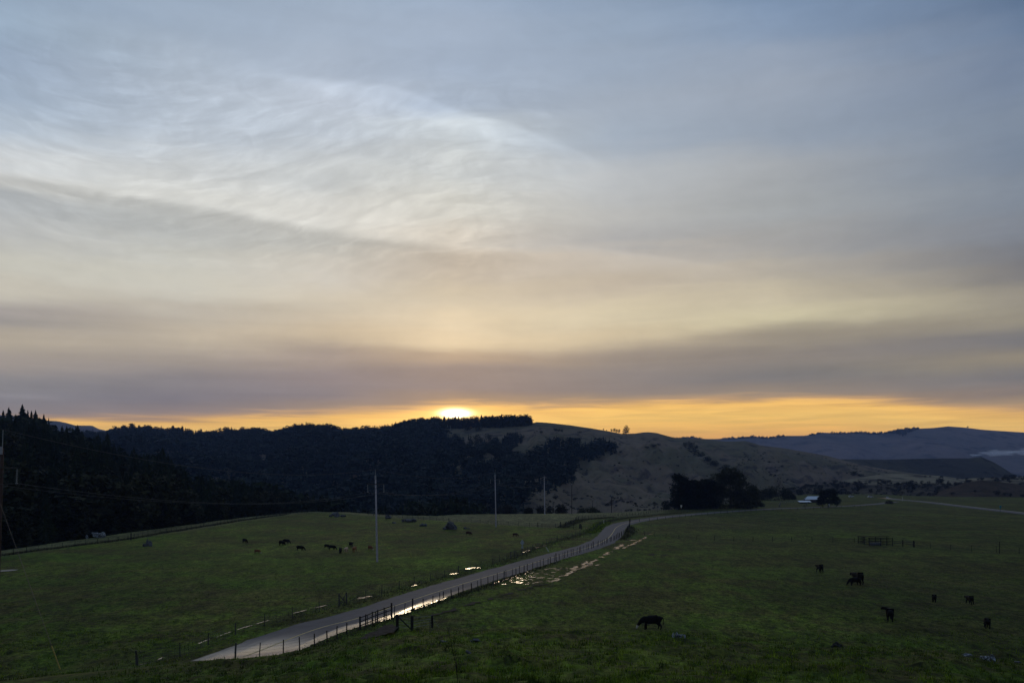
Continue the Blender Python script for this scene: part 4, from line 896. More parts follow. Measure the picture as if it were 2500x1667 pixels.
# scrub on the rise at right
rb = np.random.default_rng(17); rest = []; nb = 0
for _ in range(900):
    px = rb.uniform(1850, 2560); tt = rb.random(); x_, D2, z_ = (float(v) for v in bh(px, tt)); py_ = HY-(z_-EYE)/D2*F
    nz = float(sines(np.array([x_]), np.array([D2*.5]), 60, 77)[0])
    if py_ < 1177 and (nz > .1 or 2000 < px < 2340) and rb.random() < .85: continue
    if py_ > 1195 and rb.random() < .5: continue
    w = rb.uniform(3, 8)*(1.35 if nz < 0 else 1); h = w*rb.uniform(.4, .75)
    if rb.random() < .14 and nb < 110 and px < 2510 and not (px > 2250 and py_ > 1180):
        r_ = empty('bush', (x_, D2, z_-.2), rb.uniform(0, 6)); r_.scale = (w/2.4, w/2.4, h/1.6); link('crown', BU[rb.integers(4)], r_); link('trunk', TW, r_); nb += 1
        tag(r_, 'low dark bush on the brushy rise beyond the right hand pasture', 'bush', 'bushes on the brushy rise')
    else: rest.append((x_, D2, z_-.2, h*.8, 2.0))
merge_trees('scrub', rest, 'continuous low scrub on the brushy rise at right', M['scrub'], 14, 0, 'scrub')
for k, (px, py, w, h) in enumerate(((2270,1210,14,8),(2284,1207,9,5),(2325,1206,12,6),(2380,1200,10,5),(2435,1208,17,12),(2453,1209,12,8),(2467,1211,10,9),(2497,1213,12,7))):
    bush(px, py, w, h, kh, ('dark bush at the left foot of the brown knoll','small bush next to the one at the left foot of the knoll','low bush on the lower knoll, third from its left foot','tiny bush alone on the knoll face','biggest bush on the right side of the knoll','bush just right of the biggest knoll bush','third bush in the row right of the biggest knoll bush','bush on the knoll at the right edge of the picture')[k])
# low scrub on the grassy hill: gullies, hollows and the brushy foot
hp = []
for poly, n_ in (([(1668,1088),(1704,1092),(1730,1118),(1770,1138),(1800,1160),(1770,1160),(1720,1130),(1685,1106)], 260), ([(1780,1120),(1850,1098),(1900,1120),(1930,1150),(1960,1175),(1880,1195),(1800,1190)], 420), ([(1290,1205),(1400,1185),(1470,1200),(1560,1195),(1620,1215),(1600,1250),(1300,1250)], 330), ([(1330,1130),(1700,1110),(1760,1150),(1640,1190),(1350,1185)], 230), ([(1300,1040),(1460,1055),(1640,1075),(1560,1110),(1310,1090)], 70), ([(1930,1100),(2120,1140),(2200,1158),(2000,1160)], 120)):
    P_ = np.array(poly, float); c = 0
    while c < n_:
        px, tt = rb.uniform(P_[:, 0].min(), P_[:, 0].max()), rb.random(); x_, D2, z_ = (float(v) for v in wh(px, tt)); py_ = HY-(z_-EYE)/D2*F
        if rb.random() < .02: c += 1
        if not inpoly(px, py_, poly): continue
        c += 1
        if float(sines(np.array([x_]), np.array([D2*.6]), 45, 88)[0]) > -.1: hp.append((x_, D2, z_-.3, rb.uniform(.8, 2.4), rb.uniform(1.6, 3.)))
merge_trees('scrub', hp, 'scattered low scrub on the grassy hillside and in its gullies', M['scrub'], 24, 0, 'scrub')
# trees along the distant ridge: too far to count
x, D, z = far(rt.uniform(1640, 2235, 900), np.full(900, .995)+rt.uniform(-.02, .005, 900))
merge_trees('ridge_wood', [(x[i], D[i], z[i]-2, rt.uniform(4, 10)*(1.0 if i % 7 else 1.5), 1.6) for i in range(900) if float(sines(np.array([x[i]]), np.array([0.]), 260, 5)[0]) > -.5], 'thin line of far trees along the distant ridge', M['woods'], 15, .3)
gp = rt.uniform(2168, 2242, 170); x, D, z = far(gp, 1-.10*rt.random(170)*np.clip(1-abs(gp-2205)/40, .1, 1))
merge_trees('ridge_grove', [(x[i], D[i], z[i]-2, rt.uniform(6, 11)*(1.4 if 2190 < gp[i] < 2222 else 1), 1.8) for i in range(170)], 'dark grove on the brow of the distant ridge', M['woods'], 16, .2)
hill_plant(2362, 1044, 5, SM, 'small_tree', 'single tiny tree on the skyline of the distant ridge', wx=1.8, surf=far)
# far-left skyline clumps on the wooded flank
for px, top, w, lab in ((322,1029,1.4,'tall clump of trees standing up from the left wooded skyline'),(303,1034,1.5,'flat topped tree left of the tall skyline clump'),(340,1034,.7,'narrow tree right of the tall skyline clump'),(365,1034,1.3,'rounded tree on the left wooded skyline before the sag'),(422,1035,.9,'slender tree on the sagging part of the wooded skyline'),(445,1036,.6,'thin bare topped tree on the sagging part of the wooded skyline'),(490,1044,.9,'small tree before the lowest point of the wooded skyline')):
    x_, D_, z_ = (float(v) for v in wh(px, .99)); plant_tree('skyline_tree', BRD[int(px) % 4], (x_, D_, z_-.5), EYE+(HY-top)/F*D_-z_, px, lab, 'tree', wx=w)

# ------------------------------------------------------------------ rocks
def rock_mesh(seed, mat, lump=.35):
    bm = bmesh.new(); bmesh.ops.create_icosphere(bm, subdivisions=4, radius=1.); r = np.random.default_rng(seed)
    K = r.normal(size=(14, 3)); Ph = r.uniform(0, 6.3, 14); A = r.uniform(.25, 1, 14)
    pl = r.normal(size=(11, 3)); pl /= np.linalg.norm(pl, axis=1)[:, None]
    for v in bm.verts:
        p = np.array(v.co); q = p.copy()
        for n_ in pl:                      # chipped flat facets
            d_ = float(p@n_); lim = .62
            if d_ > lim: q = q-n_*(d_-lim)*.9
        s = 1+lump*.22*sum(A[i]*math.sin(float(K[i]@p)*3.2+Ph[i]) for i in range(14))/2.2
        v.co = Vector(q*s)
    me = bpy.data.meshes.new('stone'); bm.to_mesh(me); bm.free(); me.materials.append(mat)
    me.polygons.foreach_set('use_smooth', [True]*len(me.polygons)); return me
def rock(px, py, stones, mat, label, seed, D=None):
    """an outcrop: stones = [(dx px, dy px, width px, height px)] with each stone a part"""
    base = hit(px, py); r = empty('rock', base)
    k = base.y/F
    for i, (dx, dy, w, h) in enumerate(stones):
        o = link('stone', rock_mesh(seed+i, mat), r, (dx*k, dy*k*4, h*k*.32)); o.scale = (w*k/2, w*k/2*.8, h*k*.68); o.rotation_euler = (.1*i, .15, i*1.7)
    return tag(r, label, 'rock')
rock(236, 1312, [(0,0,34,16),(-24,0,10,10),(14,0,18,15)], M['rock_pale'], 'mottled pale outcrop on the rim of the left pasture against the dark wood', 500)
rock(352, 1334, [(0,0,10,10),(3,2,9,20),(9,4,12,20)], M['rock'], 'narrow stepped grey outcrop on the left pasture below the fence', 510)
rock(820, 1261, [(0,0,20,14),(-12,0,13,9),(14,-1,16,7),(5,-3,10,6),(22,0,12,6)], M['rock'], 'low grey rock pile on the knoll crest left of the near pole', 520)
rock(948, 1266, [(0,0,16,13),(-6,0,8,8)], M['rock'], 'small grey rock group just right of the near pole on the rise', 530)
rock(963, 1277, [(0,0,15,5)], M['rock'], 'small flat stone below the rock group right of the near pole', 535)
rock(998, 1274, [(0,0,26,10),(-14,1,14,11),(12,0,16,9)], M['rock'], 'wide broken grey outcrop between near pole and tall boulder', 540)
rock(1033, 1284, [(0,0,14,9),(7,-1,12,9),(-7,1,9,6)], M['rock'], 'small jagged rocks left of the tall boulder', 550)
rock(1096, 1292, [(0,0,25,26),(-11,-1,16,10),(14,1,14,15),(6,0,20,18)], M['rock'], 'tall solitary grey boulder in the left pasture', 560)
rock(1137, 1291, [(0,0,14,7),(8,0,9,4)], M['rock'], 'low stones right of the tall boulder', 570)
rock(1655, 1557, [(0,0,20,19),(-11,0,13,17),(12,-1,15,17),(2,-1,22,13)], M['rock_pale'], 'bright lichen covered rocks by the nearest white faced cow', 580)
rock(2043, 1582, [(0,0,30,19),(-12,0,12,9),(12,0,14,11)], M['rock_dark'], 'dark pointed boulder on the near rise at right', 590)
rock(2357, 1603, [(0,0,22,13),(8,-1,14,9)], M['rock_pale'], 'small white lichened rock, left of the pair at lower right', 600)
rock(2408, 1612, [(0,0,38,16),(-12,0,18,12),(16,0,18,15)], M['rock_pale'], 'broad white and dark rock, biggest at lower right', 610)
rock(2484, 1618, [(0,0,18,8)], M['rock'], 'low grey stone near the lower right corner', 620)
rock(1162, 1566, [(0,0,32,9),(-10,0,14,6)], M['rock'], 'flat grey rock sunk in the grass right of the dead weed', 630)
rock(1086, 1568, [(0,0,26,8)], M['rock'], 'flat grey rock sunk in the grass left of the dead weed', 640)
rock(1143, 1594, [(0,0,16,9)], M['rock'], 'small stone below the two flat rocks', 650)

# ------------------------------------------------------------------ fences
def polyline_world(pts, spacing):
    P = np.array([plane(*p) for p in pts]); L = np.r_[0, np.cumsum(np.hypot(*np.diff(P, axis=0).T))]
    n = int(round(L[-1]/spacing)); t = np.linspace(0, L[-1], n+1); return np.c_[np.interp(t, L, P[:, 0]), np.interp(t, L, P[:, 1])]
def fence(name, pts, spacing, h, r, mat, label, wires=(.3, .6, .9, 1.15), wmat=None, mesh=False, seed=0, wr=.008, alt=None, cat='fence'):
    """one fence run: each post a part, all its strands of wire one part"""
    rg = random.Random(seed); root = empty(name, (0, 0, 0)); P = polyline_world(pts, spacing); tops = []
    protos = [MB().tube([(0, 0, -.4), (.01, 0, h*.5), (rg.uniform(-.03, .03), 0, h*q)], r*w, 6, r*w*.9).mesh('post', mt) for q, w, mt in ((1, 1, mat), (1.06, .9, mat), (.94, 1.15, mat), (1.02, .8, alt or mat))]
    npost = 0
    for i, (x, y) in enumerate(P):
        z = h1(x, y); x += rg.uniform(-.25, .25)
        big = i % 14 == 0
        if npost < 100:
            o = link('post', protos[rg.randrange(4)], root, (x, y, z), rg.uniform(0, 6)); o.rotation_euler[0] = rg.uniform(-.05, .05); o.rotation_euler[1] = rg.uniform(-.05, .05)
            if big: o.scale = (1.8, 1.8, 1.12)
            npost += 1
        tops.append((x, y, z))
    m = MB()
    for w in wires: m.tube([(x, y, z+w) for x, y, z in tops], wr*(1+0), 3, caps=False)
    if mesh:
        for (x0, y0, z0), (x1, y1, z1) in zip(tops, tops[1:]):
            for k in range(1, 7): u = k/7; m.tube([(x0+(x1-x0)*u, y0+(y1-y0)*u, z0+(z1-z0)*u+.05), (x0+(x1-x0)*u, y0+(y1-y0)*u, z0+(z1-z0)*u+.95)], wr*.7, 3, caps=False)
    m.build('wire', wmat or M['fwire'], root)
    return tag(root, label, cat)
fence('wire_fence', FR, 2.45, 1.35, .065, M['post'], 'dark post and wire fence along the near side of the road', seed=1, alt=M['tpost'])
fence('mesh_fence', FL, 5.6, 1.35, .06, M['post_pale'], 'thin mesh fence along the far side of the road', (.1, .3, .5, .7, .95, 1.2), None, True, seed=2, alt=M['tpost'], wr=.016)
fence('wire_fence', [(-60,1366),(0,1357),(100,1344),(207,1331),(320,1318),(354,1310),(463,1292),(600,1269),(700,1257),(760,1250.5)], 4.2, 1.3, .06, M['post'], 'dark wire fence following the rim of the left pasture', (.3, .6, .9, 1.15, 1.25), seed=3, wr=.016, mesh=True)
fence('wire_fence', [(900,1257),(960,1261),(1040,1268),(1130,1275),(1207,1280),(1290,1284),(1368,1286),(1418,1291)], 5., 1.4, .07, M['post'], 'dark wire fence crossing behind the tall boulder to the road bend', (.3, .6, .9, 1.2), seed=4, wr=.03, mesh=True)
fence('wire_fence', [(1380,1284),(1396,1275),(1412,1267),(1440,1264),(1480,1260),(1530,1257),(1575,1253),(1640,1246)], 3.2, 1.4, .06, M['post'], 'overgrown wire fence curving above the road bend', (.3, .6, .9, 1.2), seed=5, wr=.025, mesh=True)
fence('wire_fence', [(1575,1306),(1640,1313),(1720,1317),(1800,1320),(1949,1321),(2085,1323)], 5., 1.35, .055, M['post'], 'far wire fence left of the cattle pen', seed=6, wr=.010, cat='fence')
fence('wire_fence', [(2232,1334),(2306,1341),(2383,1346),(2440,1349),(2540,1358)], 5.2, 1.4, .055, M['post'], 'far wire fence right of the cattle pen', seed=7, wr=.010)
fence('wire_fence', [(1540,1274),(1640,1266),(1720,1257),(1850,1247),(1990,1242),(2130,1236)], 7., 1.2, .07, M['post'], 'thin wire fence along the near side of the far road', (.4, .8, 1.1), seed=8, wr=.012)
fence('pen_fence', [(1902,1238),(1906,1228),(1935,1226),(1975,1228),(1960,1238)], 4., 1.3, .07, M['tpost'], 'pale green pipe fence of the small yard by the shed', (.4, .8, 1.25), M['steel'], seed=9, wr=.03)
verge('fence_weeds', [(0,1356),(100,1343),(207,1330),(320,1317),(463,1291),(600,1268),(700,1256)], .5, 9000, .2, .6, 'dead weeds along the rim fence of the left pasture', M['dead'], 21)
verge('bank_weeds', [(1372,1287),(1392,1278),(1412,1269),(1450,1266),(1500,1262)], 1., 4000, .2, .6, 'tall dead weeds on the bank above the road bend', M['dead'], 22)
verge('verge_scrub', [(1440,1300),(1455,1290),(1465,1280),(1475,1274)], 1.4, 2500, .1, .4, 'olive weeds inside the road bend', M['grass1'], 23)
verge('corner_scrub', [(1500,1318),(1518,1312),(1532,1300),(1534,1290),(1528,1284)], 1.1, 2600, .1, .6, 'dark weeds at the fence corner by the bend', M['dead'], 24)

def bar(m, a, b, r, n=6): m.tube([a, b], r, n); return m
def P3(px, py, D=None, up=0.):
    v = hit(px, py) if D is None else None
    return v+Vector((0, 0, up))
# board panel set in the roadside fence
root = empty('board_gate', (0, 0, 0)); ps = [P3(879,1537), P3(893,1531), P3(909,1524), P3(922,1519), P3(938,1513), P3(956,1506)]
for i, p in enumerate(ps): 
    bar(MB(), p-Vector((0, 0, .3)), p+Vector((0, 0, 1.75 if i == 5 else 1.5)), .11 if i in (0, 5) else .075, 7).build('post', M['post'], root)
for k, zz in enumerate((.5, .95, 1.38)):
    m = MB(); 
    for a, b in zip(ps, ps[1:]): d_ = (b-a); ang = math.atan2(d_.y, d_.x); m.box((a+b)/2+Vector((.09, 0, zz)), (d_.length+.02*k, .04, .10), ang, None)
    m.build('board', M['post'], root)
tag(root, 'dark three board gate panel set in the roadside fence', 'gate')
# brace assembly and wire gate in the field
root = empty('brace_posts', (0, 0, 0)); A, Bq, Cq = P3(970,1538), P3(1006,1541), P3(1055,1531)
bar(MB(), A-Vector((0, 0, .3)), A+Vector((0, 0, 1.75)), .17, 8).build('post', M['post'], root)
bar(MB(), Bq-Vector((0, 0, .3)), Bq+Vector((0, 0, 1.75)), .17, 8).build('post', M['post'], root)
bar(MB(), Cq-Vector((0, 0, .3)), Cq+Vector((0, 0, 1.4)), .13, 8).build('post', M['post'], root)
bar(MB(), A+Vector((.1, 0, 1.55)), Bq+Vector((-.1, 0, .25)), .08, 7).build('brace', M['post'], root)
m = MB()
for zz in (.45, .8, 1.1, 1.5):
    for a, b in ((A, Bq), (Bq, Cq)): bar(m, a+Vector((0, 0, zz)), b+Vector((0, 0, zz*.9)), .014, 4)
bar(m, Cq+Vector((0, 0, 1.2)), Cq+Vector((.7, .2, 0)), .014, 4)
m.build('wire', M['steel'], root)
q = P3(1050,1550); bar(MB(), q, q+Vector((0, 0, 1.1)), .03, 5).build('stake', M['post_pale'], root)
tag(root, 'three heavy dark posts with diagonal brace and wires beside the mud', 'fence posts')
for k, (px, py) in enumerate(((966,1538),(905,1524))):
    p = P3(px, py); o = bpy.data.objects.new('white_marker', MB().tube([(0, 0, 0), (.02, 0, .4)], .05, 6, .03).mesh('white_marker', M['white'])); C.objects.link(o); o.location = p
    tag(o, ('small white stub at the foot of the left heavy post', 'small white stub under the board gate')[k], 'stub')
# brace posts on the left fence
root = empty('brace_posts', (0, 0, 0)); A, Bq = P3(828,1479), P3(846,1474)
for p in (A, Bq): bar(MB(), p-Vector((0, 0, .2)), p+Vector((0, 0, 1.6)), .10, 7).build('post', M['post_pale'], root)
bar(MB(), A+Vector((0, 0, 1.5)), Bq+Vector((0, 0, .1)), .05).build('brace', M['post_pale'], root); bar(MB(), A+Vector((0, 0, .1)), Bq+Vector((.0, .06, 1.5)), .05).build('brace', M['post_pale'], root)
tag(root, 'pair of posts with crossed braces in the left roadside fence', 'fence posts')
root = empty('brace_posts', (0, 0, 0)); A, Bq = P3(1247,1363), P3(1256,1361)
for p in (A, Bq): bar(MB(), p-Vector((0, 0, .2)), p+Vector((0, 0, 1.5)), .10, 7).build('post', M['post_pale'], root)
bar(MB(), A+Vector((0, 0, 1.4)), Bq+Vector((0, 0, 1.4)), .06).build('brace', M['post_pale'], root); bar(MB(), A+Vector((0, 0, .1)), Bq+Vector((0, 0, 1.3)), .05).build('brace', M['post_pale'], root)
tag(root, 'paired brace posts of the left fence just before the diamond sign', 'fence posts')
for px, py, h, r, lab in ((1368,1287,2.0,.16,'thick dark post where the crossing fence meets the bank'),(1416,1289,1.5,.3,'stout dark stump by the two small puddles'),(1537,1287,3.0,.13,'tall dark corner post at the right of the road bend'),(320,1318,2.0,.16,'thick dark post on the rim fence of the left pasture'),(1313,1286,1.7,.12,'plain dark post on the crossing fence left of the thick one'),(2440,1350,2.6,.09,'tall thin post in the far right fence')):
    p = P3(px, py); o = MB().tube([(0, 0, -.3), (0, 0, h*.5), (.02, 0, h)], r, 8, r*.92).build('wooden_post', M['post'], None); o.location = p; tag(o, lab, 'post')
# cattle pen
root = empty('cattle_pen', (0, 0, 0)); y0 = plane(2120, 1331)[1]
def qx(px, D): return (px-CX)/F*D
corner = [(2095, y0+7), (2110, y0+4), (2122, y0), (2150, y0), (2165, y0+1.2), (2179, y0)]
z0 = h1(qx(2130, y0), y0)
for px, D in corner: MB().tube([(qx(px, D), D, z0-.3), (qx(px, D), D, z0+2.0)], .10, 7).build('post', M['post'], root)
for px in (2107, 2137, 2165): MB().tube([(qx(px, y0+7), y0+7, z0-.3), (qx(px, y0+7), y0+7, z0+1.9)], .09, 7).build('post', M['post'], root)
for k, zz in enumerate((.35, .75, 1.15, 1.55, 1.9)):
    m = MB()
    for (pa, Da), (pb, Db) in zip(corner, corner[1:]):
        a, b = Vector((qx(pa, Da), Da, z0+zz)), Vector((qx(pb, Db), Db, z0+zz)); d_ = b-a
        if k == 1 and pa == 2122: continue
        m.box((a+b)/2, (d_.length, .04, .12), math.atan2(d_.y, d_.x))
    a, b = Vector((qx(2098, y0+7), y0+7, z0+zz)), Vector((qx(2170, y0+7), y0+7, z0+zz)); m.box((a+b)/2, ((b-a).length, .04, .11))
    m.build('rail', M['post'], root)
tag(root, 'dark wooden cattle pen with board rails in the right pasture', 'cattle pen')
root = empty('rail_fence', (0, 0, 0)); pr = [plane(2181,1331), plane(2204,1332), plane(2230,1334)]
for x_, y_ in pr[1:]: MB().tube([(x_, y_, z0-.3), (x_, y_, z0+1.6)], .12, 7).build('post', M['post'], root)
for zz in (.7, 1.15):
    for (xa, ya), (xb, yb) in zip(pr, pr[1:]): MB().box(((xa+xb)/2, (ya+yb)/2, z0+zz), (math.hypot(xb-xa, yb-ya), .05, .16), math.atan2(yb-ya, xb-xa)).build('rail', M['post_pale'], root)
tag(root, 'pale two rail wing fence on the right side of the cattle pen', 'fence')
tr = empty('water_trough', (qx(2136, y0+1.6), y0+1.6, z0)); m = MB(); m.box((0, 0, .1), (2.8, .9, .06)); m.box((0, -.43, .4), (2.8, .05, .62)); m.box((0, .43, .4), (2.8, .05, .62)); m.box((-1.38, 0, .4), (.05, .81, .62)); m.box((1.38, 0, .4), (.05, .81, .62)); m.build('tank', M['trough'], tr)
MB().box((0, 0, .6), (2.68, .8, .01)).build('water', M['water'], tr); tag(tr, 'long grey steel water trough inside the cattle pen', 'trough')
streak('puddle', [(2153,1328),(2161,1328)], .7, 'bright puddle under the rails of the cattle pen', 58, gaps=0)

# ------------------------------------------------------------------ utility poles and wires
def insulator(parent, x, z, L, k=1.):
    m = MB(); n = 7; m.tube([(x, 0, z), (x, 0, z-L)], .035*k, 6)
    for i in range(n): zz = z-L*(i+.8)/n; m.tube([(x, 0, zz), (x, 0, zz-.05)], .115*k, 8)
    m.tube([(x, 0, z-L), (x, 0, z-L-.12)], .16*k, 8, .10*k)
    return m.build('insulator', M['insul'], parent)
POLES = {}
def utility_pole(px, base_py, top_py, lab, wood, r=.22, arm=1.65, spike=1.1, drop=3.1, ilen=1.5, lean=0., D=None, rz=0., sides=(-1, 1), detail=True):
    if D is None: D = EYE*F/(base_py-HY)
    x = (px-CX)/F*D; z = min(h1(x, D), 0) if D < 405 else EYE-(base_py-HY)/F*D
    H = EYE+(HY-top_py)/F*D-z-spike
    o = empty('utility_pole', (x, D, z), rz); o.rotation_euler[1] = lean
    MB().tube([(0, 0, -1), (0, 0, 0), (0, 0, H*.5), (0, 0, H)], r, 10, r*.62).build('shaft', wood, o, True)
    if spike > 0: MB().tube([(0, 0, H-.4), (0, 0, H+spike)], .055, 6, .04).build('top_pin', M['insul'], o)
    if detail:
        za = H-drop+1.6
        MB().box((0, -r*.9, za), (arm*2, .11, .15)).build('crossarm', M['post_pale'], o)
        m = MB()
        for s in sides: m.tube([(s*arm*.55, -r*.9, za-.05), (0, -r*.9, za-1.0)], .045, 5)
        m.build('arm_brace', M['post_pale'], o)
        for s in sides: insulator(o, s*(arm-.12), za-.08, ilen)
        MB().box((0, -r*1.1, H-.25), (.34, .1, .8)).build('top_bracket', M['steel'], o)
    o_ends = [Vector((x+math.sin(lean)*(H+spike), D, z+(H+spike)))]
    for s in sides: o_ends.append(Vector((x+s*(arm-.12)*math.cos(rz)+math.sin(lean)*H, D+s*(arm-.12)*math.sin(rz), z+H-drop+1.6-.08-ilen-.14)))
    POLES[lab] = o_ends; tag(o, lab, 'utility pole'); return o, x, D, z, H
pA, xA, dA, zA, HA = utility_pole(-10, 1567, 1048, 'reddish brown utility pole cut by the left edge of the picture', M['pole_red'], .24, 1.7, 1.9, 3.6, 1.45, lean=.034, sides=(-1, 1))
pB, xB, dB, zB, HB = utility_pole(921, 1370, 1145, 'tall pale grey utility pole standing near the cattle herd', M['pole'], .24, 1.75, 1.35, 3.2, 1.5, lean=-.020)
pC, xC, dC, zC, HC = utility_pole(1211, 1286, 1152, 'second pale grey utility pole, right of the tall boulder', M['pole'], .24, 1.7, .9, 3.0, 1.3, lean=-.02)
pD, xD, dD, zD, HD = utility_pole(1330, 1259, 1159, 'third pale grey utility pole at the far pasture edge', M['pole'], .26, 1.7, .8, 3.0, 1.3, lean=-.014, D=385)
utility_pole(1396, 1262, 1180, 'dark utility pole behind the pasture edge left of the dome shrub', M['pole_dark'], .22, 1.2, .0, 2., .3, D=450)
utility_pole(1493, 1255, 1208, 'dark utility pole behind the pasture edge right of the dome shrub', M['pole_dark'], .3, 1.2, .0, 2., .3, D=520)
utility_pole(1447, 1260, 1217, 'thin dark utility pole with pale insulators behind the dome shrub', M['pole_dark'], .2, 1.7, .0, 2., 1.4, D=520)
utility_pole(1557, 1250, 1234, 'short faint pole at the pasture edge left of the big grove', M['pole_dark'], .12, .6, 0, 2., .3, D=470, detail=False)
for k, px in enumerate((1093, 1100)):
    x_, D_, z_ = on_hill(wh, px, 1048); o = MB().tube([(0, 0, -1), (0, 0, 9.5-k*1.5)], .32, 6, .24).build('ridge_pole', M['insul']); o.location = (x_, D_, z_); tag(o, ('left', 'right')[k]+' of two tiny pale poles on the crest below the sun', 'utility pole')
def sag(a, b, s, n=28): return [a+(b-a)*(i/n)+Vector((0, 0, -4*s*(i/n)*(1-i/n))) for i in range(n+1)]
def wire(name, a, b, s, lab, r=.022, mat=None, cat='wire'):
    o = MB().tube(sag(a, b, s), r, 4, caps=False).build(name, mat or M['wire']); return tag(o, lab, cat)
E = list(POLES.values())
wire('power_line', E[0][0], E[1][0], 2.6, 'top power line from the left edge pole to the tall grey pole', .028)
wire('power_line', E[0][1], E[1][1], 2.2, 'lower left power line from the left edge pole to the tall grey pole', .024)
wire('power_line', E[0][2], E[1][2], 2.2, 'lower right power line from the left edge pole to the tall grey pole', .028)
for i in range(3): wire('power_line', E[1][i], E[2][i], 2.0, ('top power line between the tall grey pole and the second pole', 'lower left power line between the tall grey pole and the second pole', 'lower right power line between the tall grey pole and the second pole')[i], .020)
for i in range(3): wire('power_line', E[2][i], E[3][i], 1.5, ('top power line between second and third grey poles', 'lower left power line between second and third grey poles', 'lower right power line between second and third grey poles')[i], .020)
off = Vector((-40, -90, 3))
for i in range(3): wire('power_line', E[0][i], E[0][i]+off, 1.5, ('top power line running out of the picture at left', 'lower left power line running out of the picture at left', 'lower right power line running out of the picture at left')[i], .02)
anc = P3(147,1632); top = Vector((xA+.25, dA, zA+HA-5.2))
wire('guy_wire', top, anc, 0, 'guy wire slanting from the left edge pole to the yellow guard', .02)
dirg = (top-anc).normalized(); gl = MB().tube([anc-dirg*.2, anc+dirg*2.75], .06, 7).build('guy_guard', M['yellow']); tag(gl, 'yellow guy wire guard leaning in the grass at lower left', 'guy guard')
anc2 = P3(1006,1361); tB = Vector((xB, dB, zB+HB-6)); wire('guy_wire', tB, anc2, 0, 'right hand guy wire of the tall grey pole', .014)
dirg = (tB-anc2).normalized(); tag(MB().tube([anc2-dirg*.2, anc2+dirg*2.2], .035, 6).build('guy_guard', M['yellow']), 'thin yellow guy guard right of the tall grey pole', 'guy guard')
wire('guy_wire', tB, Vector((xB-7, dB+16, 0)), 0, 'left hand guy wire of the tall grey pole', .014)

# ------------------------------------------------------------------ signs and markers
p = P3(1275,1354); root = empty('warning_sign', p)
MB().tube([(0, 0, -.3), (0, 0, 3.1)], .05, 6).build('post', M['tpost'], root)
m = MB(); s = .62; i0 = [(0, -.03, s*1.16), (s*.72, -.03, 0), (0, -.03, -s*1.16), (-s*.72, -.03, 0)]
m.v = [(x, y, z+2.72) for x, y, z in i0]+[(x, y-.03, z+2.72) for x, y, z in i0]; m.f = [(0, 1, 2, 3), (7, 6, 5, 4)]+[(k, k+4, (k+1) % 4+4, (k+1) % 4) for k in range(4)]; m.build('panel', M['sign_back'], root)
MB().box((0, -.05, 1.72), (.42, .03, .5)).build('plate', M['sign_back'], root); tag(root, 'back of a diamond road sign with small plate below, left of the road', 'road sign')
def marker(px, py, h, lab, tilt=0., w=.14, mat='white'):
    p = P3(px, py); root = empty('marker_post', p); root.rotation_euler[1] = tilt
    MB().box((0, 0, h/2-.1), (w, .05, h+.2)).build('post', M[mat], root); MB().box((0, -.035, h-.18), (w*.7, .015, .16)).build('reflector', M['steel'], root); return tag(root, lab, 'marker post')
marker(1340, 1346, 1.25, 'white marker post leaning far over beside the road', -.55, .17)
marker(1474, 1278.5, 1.5, 'upright white marker post inside the road bend', 0, .2)
marker(1423, 1347, 1.25, 'white marker post within the near roadside fence', 0, .15)
marker(2203, 1222, 3., 'pale post at the road junction', 0, .3)
def small_sign(px, py, h, lab, mat, s=.9, D=None):
    p = P3(px, py); root = empty('road_sign', p); MB().tube([(0, 0, -.3), (0, 0, h)], .07, 6).build('post', M['tpost'], root)
    MB().box((0, -.1, h-.3), (s, .05, s)).build('panel', mat, root); MB().box((0, -.1, h-.3-s*.9), (s*.6, .05, s*.5)).build('plate', mat, root); tag(root, lab, 'road sign')
small_sign(1663, 1245, 2.6, 'small pale road sign in front of the big dark grove', M['white'], .9)
small_sign(2442, 1249, 3., 'teal road sign beside the cross road at far right', simple('teal sign paint', (.03,.22,.26), (.02,.16,.2), 2., .6, .3), .95)
small_sign(2024, 1240, 2.4, 'small pale blue sign under the dense dark tree', M['sign_back'], .8)

# ------------------------------------------------------------------ shed and cars
D_ = 575; zb = pz(1227, D_); root = empty('shed', ((1985-CX)/F*D_, D_, zb))
MB().box((0, 3, 1.2), (9, 6, 2.4)).build('wall', M['shed_wall'], root)
m = MB(); m.v = [(-6.0, -.6, 2.3), (5.5, -.6, 2.3), (5.5, 3.2, 4.4), (-2.6, 3.2, 4.4), (-6.0, -.6, 2.42), (5.5, -.6, 2.42), (5.5, 3.2, 4.52), (-2.6, 3.2, 4.52)]; m.f = [(0, 3, 2, 1), (4, 5, 6, 7), (0, 1, 5, 4), (1, 2, 6, 5), (2, 3, 7, 6), (3, 0, 4, 7)]; m.build('roof', M['roof'], root)
m = MB(); m.v = [(5.5, 3.2, 4.3), (5.5, 7, 2.3), (-4.6, 7, 2.3), (-2.6, 3.2, 4.3), (5.5, 3.2, 4.44), (5.5, 7, 2.42), (-4.6, 7, 2.42), (-2.6, 3.2, 4.44)]; m.f = [(0, 1, 2, 3), (7, 6, 5, 4), (0, 4, 5, 1), (1, 5, 6, 2), (2, 6, 7, 3), (3, 7, 4, 0)]; m.build('roof', M['roof'], root)
tag(root, 'shed with pale metal roof half hidden by the dense dark tree', 'shed')
D_ = 560; root = empty('lean_to', ((1966-CX)/F*D_, D_, pz(1228, D_))); MB().box((0, 2, .5), (6.5, 3, 1.), 0).build('wall', M['shed_wall'], root); MB().box((0, 1.6, 1.3), (8, 4, .1), 0, Vector((0, 0, 1)).rotation_difference(Vector((0, -.22, 1)).normalized()).to_euler()).build('roof', M['roof'], root); tag(root, 'low lean to with pale roof left of the shed', 'shed')
